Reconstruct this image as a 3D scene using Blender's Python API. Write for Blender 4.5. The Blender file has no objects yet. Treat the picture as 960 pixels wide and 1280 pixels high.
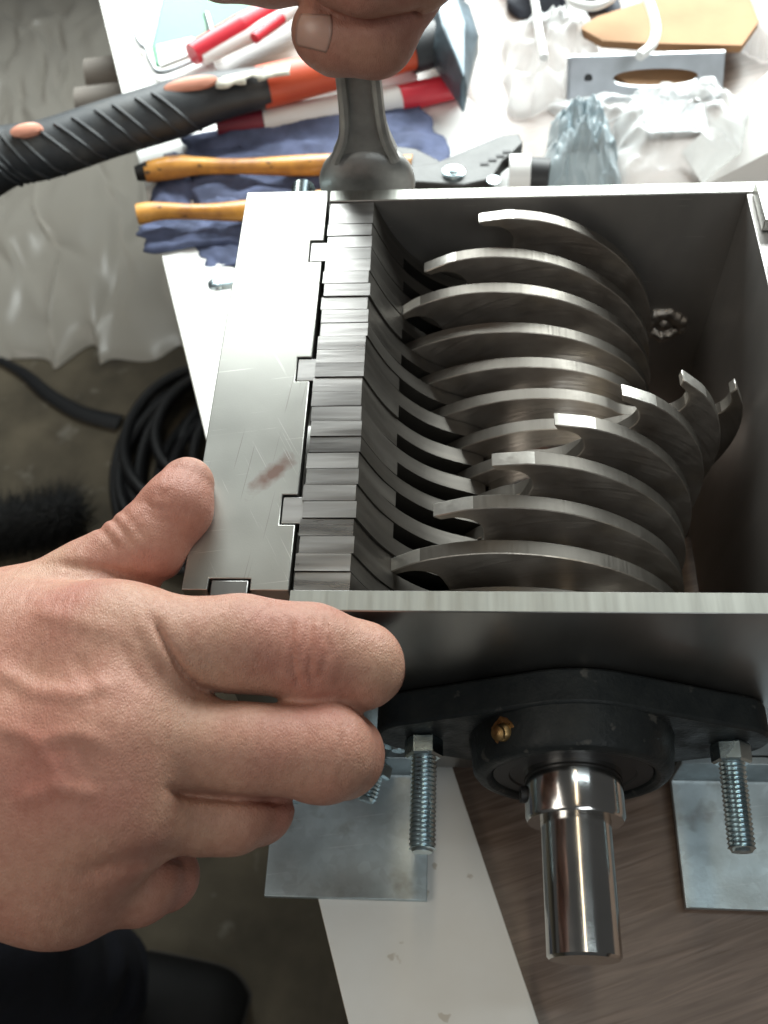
import bpy, bmesh, math, random
import numpy as np
from mathutils import Vector, Matrix, noise
random.seed(4); np.random.seed(4)
S = 0.001                                    # every length below is in millimetres
scene = bpy.context.scene
col = scene.collection

# ------------------------------------------------------------------ camera
CR = np.array([[0.9976120235935323, 0.037184137146183724, -0.058203009598398636],
               [0.0005178187319941855, -0.8467066877851966, -0.5320596928198774],
               [-0.06906505806396084, 0.5307590082179625, -0.8447040268343146]])   # right, down, forward
CC = np.array([28.53, -127.643, 244.543]); CF = 1224.085
cam = bpy.data.cameras.new('camera'); camo = bpy.data.objects.new('camera', cam); col.objects.link(camo)
m = Matrix.Identity(4)
for i in range(3):
    m[i][0] = CR[0][i]; m[i][1] = -CR[1][i]; m[i][2] = -CR[2][i]; m[i][3] = CC[i]*S
camo.matrix_world = m
cam.sensor_fit = 'VERTICAL'; cam.sensor_height = 4.18; cam.lens = 4.18*CF/1280
cam.clip_start = 0.01; cam.clip_end = 50
cam.dof.use_dof = True; cam.dof.focus_distance = 0.29; cam.dof.aperture_fstop = 2.0
scene.camera = camo

# ------------------------------------------------------------------ light
world = bpy.data.worlds.new('World'); scene.world = world; world.use_nodes = True
bg = world.node_tree.nodes['Background']
bg.inputs[0].default_value = (0.96, 0.97, 0.95, 1); bg.inputs[1].default_value = 0.062
def area(name, loc, target, sx, sy, power, color):
    l = bpy.data.lights.new(name, 'AREA'); l.shape = 'RECTANGLE'; l.size = sx; l.size_y = sy
    l.energy = power; l.color = color
    o = bpy.data.objects.new(name, l); col.objects.link(o); o.location = loc
    o.rotation_euler = (Vector(target)-Vector(loc)).to_track_quat('-Z', 'Y').to_euler()
    return o
area('window_light', (0.20, 1.12, 0.42), (0.06, 0.25, -0.08), 1.35, 0.68, 58, (0.93, 1.0, 0.985))
area('ceiling_tube', (0.05, 0.10, 1.75), (0.05, 0.10, 0), 0.08, 1.3, 3.0, (1.0, 0.80, 0.54))
area('second_ceiling_tube', (0.42, 0.05, 1.7), (0.1, 0.05, 0), 0.06, 1.2, 2.2, (0.80, 0.95, 1.0))
area('front_fill', (0.55, -1.05, 1.25), (0.08, 0.05, -0.03), 0.8, 0.6, 5.0, (0.90, 0.97, 1.0))  # added unseen light from the front, brightens the hook faces
area('side_window', (-1.25, -0.55, 1.15), (0.0, 0.0, -0.1), 0.9, 0.7, 8.5, (1.0, 0.95, 0.86))
scene.view_settings.view_transform = 'Standard'; scene.view_settings.look = 'None'
scene.view_settings.exposure = 0.0; scene.view_settings.gamma = 1.0
scene.view_settings.use_curve_mapping = False
scene.cycles.max_bounces = 8; scene.cycles.use_denoising = True

# ------------------------------------------------------------------ helpers
def ray(u, v):
    return CR.T @ np.array([(u-480)/CF, (v-640)/CF, 1.0])
def at(u, v, Z):                             # photograph pixel -> point on the horizontal plane Z (mm)
    d = ray(u, v); t = (Z-CC[2])/d[2]; return CC+t*d
def atY(u, v, Y):
    d = ray(u, v); t = (Y-CC[1])/d[1]; return CC+t*d

def link(name, me, mat=None, parent=None, sharp=35):
    if mat is not None:
        for mm in (mat if isinstance(mat, (list, tuple)) else [mat]): me.materials.append(mm)
    me.shade_smooth()
    if sharp is not None: me.set_sharp_from_angle(angle=math.radians(sharp))
    o = bpy.data.objects.new(name, me); col.objects.link(o)
    if parent is not None: o.parent = parent
    return o
def tag(o, label=None, cat=None, group=None, kind=None):
    if label: o['label'] = label
    if cat: o['category'] = cat
    if group: o['group'] = group
    if kind: o['kind'] = kind
    return o
def thing(name, loc, label, cat, group=None):
    o = bpy.data.objects.new(name, None); col.objects.link(o); o.location = Vector([c*S for c in loc])
    o.empty_display_size = 0.02
    return tag(o, label, cat, group)

class MB:
    """collects vertices (world mm) and faces; build() links ONE mesh object"""
    def __init__(s): s.v = []; s.f = []; s.mi = []
    def add(s, vs, fs, mi=0):
        n = len(s.v); s.v += [tuple(p) for p in vs]; s.f += [tuple(i+n for i in f) for f in fs]; s.mi += [mi]*len(fs); return s
    def box(s, x0, x1, y0, y1, z0, z1, mi=0):
        vs = [(x, y, z) for z in (z0, z1) for y in (y0, y1) for x in (x0, x1)]
        return s.add(vs, [(0,2,3,1),(4,5,7,6),(0,1,5,4),(2,6,7,3),(0,4,6,2),(1,3,7,5)], mi)
    def prism(s, poly, axis, a, b, mi=0, cap=None):
        """poly of 2-D points; axis 'y': (x,z) extruded along y; 'z': (x,y) along z; 'x': (y,z) along x"""
        n = len(poly)
        def P(p, t):
            return (p[0], t, p[1]) if axis == 'y' else (p[0], p[1], t) if axis == 'z' else (t, p[0], p[1])
        vs = [P(p, a) for p in poly]+[P(p, b) for p in poly]
        s.add(vs, [(i, (i+1) % n, n+(i+1) % n, n+i) for i in range(n)], mi)
        k = len(s.v)-2*n
        s.f += [tuple(k+i for i in range(n))[::-1], tuple(k+n+i for i in range(n))]; s.mi += [mi if cap is None else cap]*2
        return s
    def tube(s, pts, rad, seg=10, cap=True, mi=0, flat=1.0, up=(0, 0, 1)):
        pts = [Vector(p) for p in pts]; n = len(pts)
        rad = rad if isinstance(rad, (list, tuple)) else [rad]*n
        vs = []; ref = Vector(up)
        for i, p in enumerate(pts):
            t = (pts[min(i+1, n-1)]-pts[max(i-1, 0)]).normalized()
            a = t.cross(ref)
            if a.length < 1e-4: a = t.cross(Vector((1, 0.2, 0)))
            a.normalize(); b = a.cross(t)
            for k in range(seg):
                th = 2*math.pi*k/seg; vs.append(p+a*(rad[i]*math.cos(th))+b*(rad[i]*flat*math.sin(th)))
        fs = [(i*seg+k, i*seg+(k+1) % seg, (i+1)*seg+(k+1) % seg, (i+1)*seg+k) for i in range(n-1) for k in range(seg)]
        if cap: fs += [tuple(range(seg))[::-1], tuple((n-1)*seg+k for k in range(seg))]
        return s.add(vs, fs, mi)
    def lathe(s, prof, base, axis=(0, -1, 0), seg=32, mi=0, close=False):
        """prof: (distance along the axis, radius)"""
        ax = Vector(axis).normalized(); u = ax.orthogonal().normalized(); w = ax.cross(u); b = Vector(base); vs = []
        for t, r in prof:
            for k in range(seg):
                th = 2*math.pi*k/seg; vs.append(b+ax*t+(u*math.cos(th)+w*math.sin(th))*r)
        n = len(prof)
        fs = [(i*seg+k, (i+1)*seg+k, (i+1)*seg+(k+1) % seg, i*seg+(k+1) % seg) for i in range(n-1) for k in range(seg)]
        if not close: fs += [tuple(range(seg)), tuple((n-1)*seg+k for k in range(seg))[::-1]]
        return s.add(vs, fs, mi)
    def mesh(s, name, origin=(0, 0, 0)):
        me = bpy.data.meshes.new(name); o = Vector(origin)
        me.from_pydata([(Vector(p)-o)*S for p in s.v], [], s.f)
        for p, k in zip(me.polygons, s.mi): p.material_index = k
        bm = bmesh.new(); bm.from_mesh(me); bmesh.ops.recalc_face_normals(bm, faces=bm.faces); bm.to_mesh(me); bm.free()
        return me
    def build(s, name, mat, parent=None, origin=None, sharp=35, bevel=0):
        if origin is None:
            origin = tuple(c/S for c in root_loc(parent)) if parent is not None else (0, 0, 0)
        o = link(name, s.mesh(name, origin), mat, parent, sharp)
        if bevel:
            b = o.modifiers.new('bevel', 'BEVEL'); b.width = bevel*S; b.segments = 2; b.limit_method = 'ANGLE'; b.angle_limit = math.radians(40)
        return o
def root_loc(o):
    l = Vector((0, 0, 0))
    while o is not None: l += o.location; o = o.parent
    return l
def solo(name, mb, mat, base, label, cat, group=None, kind=None, **kw):
    """a thing that is one mesh, its origin at base"""
    o = mb.build(name, mat, None, origin=base, **kw); o.location = Vector([c*S for c in base])
    return tag(o, label, cat, group, kind)
def spline(pts, n):
    """Catmull-Rom through points, n samples per span"""
    P = [np.array(p, float) for p in pts]; P = [2*P[0]-P[1]]+P+[2*P[-1]-P[-2]]; out = []
    for i in range(1, len(P)-2):
        for k in range(n):
            t = k/n; a, b, c, d = P[i-1], P[i], P[i+1], P[i+2]
            out.append(0.5*((2*b)+(c-a)*t+(2*a-5*b+4*c-d)*t*t+(3*b-a-3*c+d)*t**3))
    out.append(P[-2]); return out

# ------------------------------------------------------------------ materials
def mat(name, base, metal=0.0, rough=0.5, var=0.0, vscale=30.0, stretch=(1, 1, 1), rvar=0.0, bump=0.0, bscale=None,
        spec=0.5, sss=0.0, rnd=0.0, tint=None, detail=4.0, coat=0.0, trans=0.0, alpha=1.0, emit=None, aniso=0.0):
    M = bpy.data.materials.new(name); M.use_nodes = True; nt = M.node_tree; N = nt.nodes; L = nt.links
    b = N['Principled BSDF']
    b.inputs['Metallic'].default_value = metal; b.inputs['Roughness'].default_value = rough
    b.inputs['Specular IOR Level'].default_value = spec; b.inputs['Coat Weight'].default_value = coat
    b.inputs['Transmission Weight'].default_value = trans; b.inputs['Alpha'].default_value = alpha
    b.inputs['Base Color'].default_value = (*base, 1)
    if aniso: b.inputs['Anisotropic'].default_value = aniso
    if sss:
        b.inputs['Subsurface Weight'].default_value = sss
        b.inputs['Subsurface Radius'].default_value = (1.0, 0.35, 0.18); b.inputs['Subsurface Scale'].default_value = 0.0028
    tc = N.new('ShaderNodeTexCoord'); mp = N.new('ShaderNodeMapping'); L.new(tc.outputs['Object'], mp.inputs[0])
    mp.inputs['Scale'].default_value = stretch
    oi = N.new('ShaderNodeObjectInfo')
    ad = N.new('ShaderNodeVectorMath'); ad.operation = 'ADD'; L.new(mp.outputs[0], ad.inputs[0])
    if rnd: L.new(oi.outputs['Random'], ad.inputs[1])
    nz = N.new('ShaderNodeTexNoise'); nz.inputs['Scale'].default_value = vscale; nz.inputs['Detail'].default_value = detail
    L.new(ad.outputs[0], nz.inputs['Vector'])
    if var or rnd:
        mx = N.new('ShaderNodeMix'); mx.data_type = 'RGBA'
        t = tint or tuple(c*(1-var) for c in base); h = tuple(min(1, c*(1+var*0.6)) for c in base)
        mx.inputs['A'].default_value = (*t, 1); mx.inputs['B'].default_value = (*h, 1)
        rp = N.new('ShaderNodeMapRange'); rp.inputs['From Min'].default_value = 0.3; rp.inputs['From Max'].default_value = 0.7
        L.new(nz.outputs[0], rp.inputs['Value']); L.new(rp.outputs[0], mx.inputs['Factor'])
        last = mx.outputs['Result']
        if rnd:
            hs = N.new('ShaderNodeHueSaturation'); rr = N.new('ShaderNodeMapRange')
            rr.inputs['To Min'].default_value = 1-rnd; rr.inputs['To Max'].default_value = 1+rnd
            L.new(oi.outputs['Random'], rr.inputs['Value']); L.new(rr.outputs[0], hs.inputs['Value']); L.new(last, hs.inputs['Color'])
            last = hs.outputs[0]
        L.new(last, b.inputs['Base Color'])
    if rvar:
        n2 = N.new('ShaderNodeTexNoise'); n2.inputs['Scale'].default_value = vscale*0.6; n2.inputs['Detail'].default_value = 6
        L.new(ad.outputs[0], n2.inputs['Vector'])
        r2 = N.new('ShaderNodeMapRange'); r2.inputs['From Min'].default_value = 0.3; r2.inputs['From Max'].default_value = 0.7
        r2.inputs['To Min'].default_value = max(0.03, rough-rvar); r2.inputs['To Max'].default_value = min(1, rough+rvar)
        L.new(n2.outputs[0], r2.inputs['Value']); L.new(r2.outputs[0], b.inputs['Roughness'])
    if bump:
        n3 = nz
        if bscale:
            n3 = N.new('ShaderNodeTexNoise'); n3.inputs['Scale'].default_value = bscale; n3.inputs['Detail'].default_value = 3
            L.new(ad.outputs[0], n3.inputs['Vector'])
        bp = N.new('ShaderNodeBump'); bp.inputs['Strength'].default_value = bump; bp.inputs['Distance'].default_value = 0.0006
        L.new(n3.outputs[0], bp.inputs['Height']); L.new(bp.outputs[0], b.inputs['Normal'])
    if emit:
        b.inputs['Emission Color'].default_value = (*emit[0], 1); b.inputs['Emission Strength'].default_value = emit[1]
    return M

STEEL = (0.56, 0.55, 0.53)
M_sheet = mat('rolled_steel_sheet', (0.50, 0.495, 0.47), 1.0, 0.42, var=0.18, vscale=60, rvar=0.10, bump=0.10, bscale=900)
M_wall = mat('brushed_steel_wall', (0.41, 0.395, 0.38), 0.82, 0.42, var=0.12, vscale=30, stretch=(2, 2, 0.8), rvar=0.06, bump=0.04, bscale=900)
M_front = mat('darkened_front_steel', (0.30, 0.295, 0.285), 0.98, 0.34, var=0.12, vscale=30, stretch=(3, 2, 0.5), rvar=0.06, bump=0.03, bscale=900)  # wall steel again, its colour darkened for the dim front side
M_edge = mat('laser_cut_edge', (0.36, 0.365, 0.335), 1.0, 0.48, var=0.12, vscale=500, stretch=(1, 0.05, 0.3), rvar=0.06, bump=0.06, bscale=900)
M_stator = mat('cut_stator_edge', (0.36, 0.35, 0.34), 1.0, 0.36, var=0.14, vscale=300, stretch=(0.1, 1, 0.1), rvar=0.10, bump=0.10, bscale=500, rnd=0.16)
M_arm = mat('darkened_stator_profile', (0.155, 0.143, 0.128), 0.95, 0.44, var=0.2, vscale=300, stretch=(0.1, 1, 0.1), rvar=0.08, bump=0.08, bscale=500, rnd=0.10)  # stator steel with darkened colour, holds back window reflections on the arms
M_tip = mat('ground_cutter_tip', (0.58, 0.56, 0.52), 0.9, 0.38, var=0.10, vscale=500, rvar=0.06, bump=0.08, bscale=900)
M_disc = mat('machined_disc', (0.345, 0.315, 0.285), 0.80, 0.40, var=0.28, vscale=55, bump=0.0, rnd=0.06, tint=(0.25, 0.215, 0.185), detail=8)
def turned(M, along, sc, strength, r0, r1):
    """fine tool marks: concentric on faces (along='r') or across the rim (along='a')"""
    nt = M.node_tree; N = nt.nodes; L = nt.links; b = N['Principled BSDF']
    tc = N.new('ShaderNodeTexCoord'); sp = N.new('ShaderNodeSeparateXYZ'); L.new(tc.outputs['Object'], sp.inputs[0])
    cb = N.new('ShaderNodeCombineXYZ'); L.new(sp.outputs['X'], cb.inputs['X']); L.new(sp.outputs['Z'], cb.inputs['Y'])
    if along == 'r':
        q = N.new('ShaderNodeVectorMath'); q.operation = 'LENGTH'; L.new(cb.outputs[0], q.inputs[0]); src = q.outputs['Value']
    else:
        q = N.new('ShaderNodeMath'); q.operation = 'ARCTAN2'; L.new(sp.outputs['X'], q.inputs[0]); L.new(sp.outputs['Z'], q.inputs[1]); src = q.outputs[0]
    n1 = N.new('ShaderNodeTexNoise'); n1.noise_dimensions = '1D'; n1.inputs['Scale'].default_value = sc; n1.inputs['Detail'].default_value = 6; L.new(src, n1.inputs['W'])
    n2 = N.new('ShaderNodeTexNoise'); n2.inputs['Scale'].default_value = 160; n2.inputs['Detail'].default_value = 6; L.new(tc.outputs['Object'], n2.inputs['Vector'])
    ad = N.new('ShaderNodeMath'); ad.operation = 'MULTIPLY'; L.new(n1.outputs[0], ad.inputs[0]); L.new(n2.outputs[0], ad.inputs[1])
    mr = N.new('ShaderNodeMapRange'); mr.inputs['From Min'].default_value = 0.12; mr.inputs['From Max'].default_value = 0.40; mr.inputs['To Min'].default_value = r0; mr.inputs['To Max'].default_value = r1
    L.new(ad.outputs[0], mr.inputs['Value']); L.new(mr.outputs[0], b.inputs['Roughness'])
    bp = N.new('ShaderNodeBump'); bp.inputs['Strength'].default_value = strength; bp.inputs['Distance'].default_value = 0.0003
    L.new(ad.outputs[0], bp.inputs['Height']); L.new(bp.outputs[0], b.inputs['Normal'])
turned(M_disc, 'r', 900, 0.30, 0.28, 0.56)
M_rim = mat('disc_rim', (0.19, 0.175, 0.155), 0.9, 0.44, var=0.12, vscale=90, stretch=(1, 0.03, 1), rvar=0.08, bump=0.10, bscale=700)
turned(M_rim, 'a', 60, 0.12, 0.36, 0.52)
M_shaft = mat('polished_shaft', (0.62, 0.61, 0.59), 1.0, 0.16, var=0.08, vscale=80, rvar=0.04, bump=0.02, bscale=800)
M_cast = mat('black_painted_casting', (0.010, 0.012, 0.013), 0.0, 0.5, spec=0.22, var=0.6, vscale=160, rvar=0.14, bump=0.35, bscale=650, tint=(0.022, 0.025, 0.025), detail=8)
M_rubber = mat('black_rubber', (0.012, 0.012, 0.013), 0.0, 0.55, var=0.3, vscale=60, bump=0.1)
M_zinc = mat('zinc_plate', (0.55, 0.67, 0.71), 1.0, 0.28, var=0.2, vscale=120, rvar=0.1, bump=0.1, bscale=500)
M_brass = mat('brass', (0.55, 0.36, 0.16), 1.0, 0.35, var=0.35, vscale=300, rvar=0.1)
M_foot = mat('galvanised_foot', (0.50, 0.575, 0.60), 0.85, 0.42, var=0.34, vscale=45, rvar=0.16, bump=0.08, bscale=900, detail=9)
M_weld = mat('weld_bead', (0.50, 0.46, 0.42), 1.0, 0.42, var=0.4, vscale=200, bump=0.6, bscale=500)
M_chrome = mat('worn_chrome_vanadium', (0.30, 0.30, 0.285), 0.55, 0.40, var=0.35, vscale=90, rvar=0.12, bump=0.2, bscale=600)
M_floor = mat('concrete_floor', (0.115, 0.096, 0.066), 0.0, 0.85, var=0.5, vscale=11, bump=0.5, bscale=160, detail=12)
M_white = mat('white_laminate', (0.78, 0.78, 0.75), 0.0, 0.38, var=0.04, vscale=25, rvar=0.08, bump=0.03, bscale=900)
M_mdf = mat('mdf_edge', (0.42, 0.33, 0.2), 0.0, 0.8, var=0.2, vscale=300)
M_cloth = mat('blue_rag_cotton', (0.115, 0.14, 0.245), 0.0, 0.9, var=0.4, vscale=70, bump=0.6, bscale=1600)
M_wood_handle = mat('orange_dipped_grip', (0.58, 0.27, 0.045), 0.0, 0.38, var=0.3, vscale=70, rvar=0.12, bump=0.25, bscale=200, tint=(0.30, 0.12, 0.03))
M_orange = mat('orange_fibreglass', (0.60, 0.085, 0.028), 0.0, 0.45, var=0.12, vscale=40)
M_salmon = mat('salmon_inlay', (0.72, 0.32, 0.22), 0.0, 0.5, var=0.1)
M_grip = mat('dark_grip_rubber', (0.026, 0.03, 0.034), 0.0, 0.5, var=0.3, vscale=60, bump=0.2, bscale=900)
M_jaw = mat('oxidised_plier_steel', (0.045, 0.045, 0.043), 0.25, 0.45, var=0.3, vscale=80, bump=0.2, bscale=500)
M_hammer = mat('painted_hammer_steel', (0.10, 0.135, 0.16), 0.35, 0.42, var=0.35, vscale=90, rvar=0.1, bump=0.3, bscale=300)
M_label = mat('worn_paper_label', (0.72, 0.70, 0.6), 0.0, 0.7, var=0.3, vscale=200, bump=0.4)
M_red = mat('red_plastic', (0.62, 0.03, 0.05), 0.0, 0.35, var=0.1)
M_wplastic = mat('white_plastic', (0.8, 0.8, 0.78), 0.0, 0.35, var=0.04)
M_darkred = mat('dark_red_plastic', (0.22, 0.03, 0.05), 0.0, 0.35)
M_paper = mat('white_paper', (0.82, 0.82, 0.8), 0.0, 0.8, var=0.04, vscale=20)
M_card = mat('brown_cardboard', (0.36, 0.205, 0.105), 0.0, 0.85, var=0.15, vscale=30, bump=0.2, bscale=300)
M_galv = mat('galvanised_bracket', (0.42, 0.44, 0.46), 1.0, 0.42, var=0.2, vscale=50, rvar=0.08, bump=0.1)
M_cable = mat('black_cable', (0.007, 0.0075, 0.009), 0.0, 0.5, var=0.2, vscale=60)
M_bristle = mat('black_bristle', (0.008, 0.008, 0.008), 0.0, 0.6)
M_trouser = mat('navy_workwear', (0.010, 0.012, 0.022), 0.0, 0.9, var=0.4, vscale=30, bump=0.5, bscale=700)
M_shoe = mat('black_leather', (0.006, 0.006, 0.006), 0.0, 0.7, spec=0.3, var=0.3, vscale=40, bump=0.3, bscale=250)
M_sole = mat('grey_welt', (0.06, 0.055, 0.05), 0.0, 0.7)
M_rail = mat('grey_timber', (0.20, 0.175, 0.15), 0.0, 0.75, var=0.25, vscale=12, stretch=(1, 9, 9), bump=0.3)
M_darkstuff = mat('dark_blue_bag', (0.03, 0.035, 0.05), 0.0, 0.6, var=0.4, vscale=40, bump=0.4)
M_nail = mat('finger_nail', (0.54, 0.31, 0.245), 0.0, 0.36, var=0.06, vscale=200, sss=0.3)
M_hair = mat('dark_hair', (0.03, 0.018, 0.012), 0.0, 0.5)

def overlay(M, color, scale, lo, hi, amount=0.6, stretch=(1, 1, 1), rot=0.0, voro=False, detail=5):
    """stains, specks, scratches or spangle of their own shape mixed over a base colour"""
    nt = M.node_tree; N = nt.nodes; L = nt.links; b = N['Principled BSDF']; sk = b.inputs['Base Color']
    tc = N.new('ShaderNodeTexCoord'); mp = N.new('ShaderNodeMapping'); mp.vector_type = 'TEXTURE'; L.new(tc.outputs['Object'], mp.inputs[0])
    mp.inputs['Rotation'].default_value = (0, 0, math.radians(rot)); mp.inputs['Scale'].default_value = tuple(1/q for q in stretch)
    if voro:
        t = N.new('ShaderNodeTexVoronoi'); t.inputs['Scale'].default_value = scale; out = t.outputs['Color']
    else:
        t = N.new('ShaderNodeTexNoise'); t.inputs['Scale'].default_value = scale; t.inputs['Detail'].default_value = detail; out = t.outputs[0]
    L.new(mp.outputs[0], t.inputs['Vector'])
    mr = N.new('ShaderNodeMapRange'); mr.inputs['From Min'].default_value = lo; mr.inputs['From Max'].default_value = hi; mr.inputs['To Max'].default_value = amount; L.new(out, mr.inputs['Value'])
    mx = N.new('ShaderNodeMix'); mx.data_type = 'RGBA'; mx.inputs['B'].default_value = (*color, 1)
    if sk.links: L.new(sk.links[0].from_socket, mx.inputs['A'])
    else: mx.inputs['A'].default_value = sk.default_value
    L.new(mr.outputs[0], mx.inputs['Factor']); L.new(mx.outputs['Result'], sk)
overlay(M_foot, (0.33, 0.37, 0.39), 330, 0.2, 0.8, 0.34, voro=True)
overlay(M_foot, (0.72, 0.76, 0.77), 2.0, 0.66, 0.69, 0.6, stretch=(14, 900, 1), rot=8)
overlay(M_foot, (0.20, 0.19, 0.17), 60, 0.62, 0.72, 0.55)
overlay(M_white, (0.45, 0.40, 0.33), 110, 0.70, 0.74, 0.8, detail=3)
overlay(M_white, (0.62, 0.58, 0.50), 14, 0.5, 0.75, 0.5)
overlay(M_wall, (0.30, 0.29, 0.275), 18, 0.5, 0.7, 0.4)
overlay(M_wall, (0.62, 0.60, 0.57), 2.0, 0.69, 0.71, 0.6, stretch=(9, 500, 500), rot=3)
overlay(M_disc, (0.52, 0.43, 0.30), 22, 0.58, 0.72, 0.45)
overlay(M_cast, (0.10, 0.095, 0.085), 150, 0.66, 0.72, 0.6)
overlay(M_grip, (0.10, 0.095, 0.085), 40, 0.55, 0.75, 0.5)
overlay(M_cloth, (0.05, 0.06, 0.11), 30, 0.55, 0.7, 0.55)
overlay(M_wood_handle, (0.06, 0.035, 0.02), 120, 0.62, 0.68, 0.85, stretch=(1, 1.6, 1.6))
overlay(M_floor, (0.27, 0.25, 0.21), 28, 0.62, 0.72, 0.6)
overlay(M_floor, (0.035, 0.028, 0.02), 9, 0.58, 0.72, 0.6)
def board_material():
    M = mat('brown_wood_laminate', (0.16, 0.105, 0.075), 0.0, 0.34, spec=0.5); nt = M.node_tree; N = nt.nodes; L = nt.links; b = N['Principled BSDF']
    tc = N.new('ShaderNodeTexCoord'); mp = N.new('ShaderNodeMapping'); L.new(tc.outputs['Object'], mp.inputs[0])
    mp.vector_type = 'TEXTURE'; mp.inputs['Rotation'].default_value = (0, 0, math.radians(19)); mp.inputs['Scale'].default_value = (1/11, 1/170, 1)
    n1 = N.new('ShaderNodeTexNoise'); n1.inputs['Scale'].default_value = 2.2; n1.inputs['Detail'].default_value = 8; n1.inputs['Distortion'].default_value = 1.2
    L.new(mp.outputs[0], n1.inputs['Vector'])
    cr = N.new('ShaderNodeValToRGB'); e = cr.color_ramp.elements
    e[0].position = 0.3; e[0].color = (0.125, 0.085, 0.064, 1); e[1].position = 0.72; e[1].color = (0.24, 0.175, 0.14, 1)
    x = cr.color_ramp.elements.new(0.5); x.color = (0.175, 0.125, 0.097, 1)
    L.new(n1.outputs[0], cr.inputs[0]); L.new(cr.outputs[0], b.inputs['Base Color'])
    bp = N.new('ShaderNodeBump'); bp.inputs['Strength'].default_value = 0.25; bp.inputs['Distance'].default_value = 0.0004
    L.new(n1.outputs[0], bp.inputs['Height']); L.new(bp.outputs[0], b.inputs['Normal']); return M
M_board = board_material()

def plastic_film(name, tint, opacity, rough=0.25, through=(1, 1, 1)):
    M = bpy.data.materials.new(name); M.use_nodes = True; nt = M.node_tree; N = nt.nodes; L = nt.links
    b = N['Principled BSDF']; b.inputs['Base Color'].default_value = (*tint, 1); b.inputs['Roughness'].default_value = rough
    tr = N.new('ShaderNodeBsdfTransparent'); tr.inputs[0].default_value = (*through, 1); mx = N.new('ShaderNodeMixShader'); lw = N.new('ShaderNodeLayerWeight')
    lw.inputs[0].default_value = 0.3; mr = N.new('ShaderNodeMapRange'); mr.inputs['To Min'].default_value = opacity; mr.inputs['To Max'].default_value = min(1, opacity+0.4)
    L.new(lw.outputs['Facing'], mr.inputs['Value']); L.new(mr.outputs[0], mx.inputs[0])
    L.new(tr.outputs[0], mx.inputs[1]); L.new(b.outputs[0], mx.inputs[2]); L.new(mx.outputs[0], N['Material Output'].inputs[0])
    return M
M_film = plastic_film('clear_polythene', (0.62, 0.585, 0.52), 0.54, 0.28)
M_rod = mat('blued_steel_rod', (0.24, 0.32, 0.37), 0.5, 0.35, var=0.3, vscale=90)
M_bag = plastic_film('clear_bag_film', (0.88, 0.9, 0.9), 0.30, 0.12)
M_pouch = plastic_film('blue_grey_film', (0.46, 0.53, 0.56), 0.42, 0.15, (0.68, 0.76, 0.79))
M_green = plastic_film('green_clear_plastic', (0.015, 0.30, 0.14), 0.35, 0.15, (0.12, 0.42, 0.27))

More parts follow.
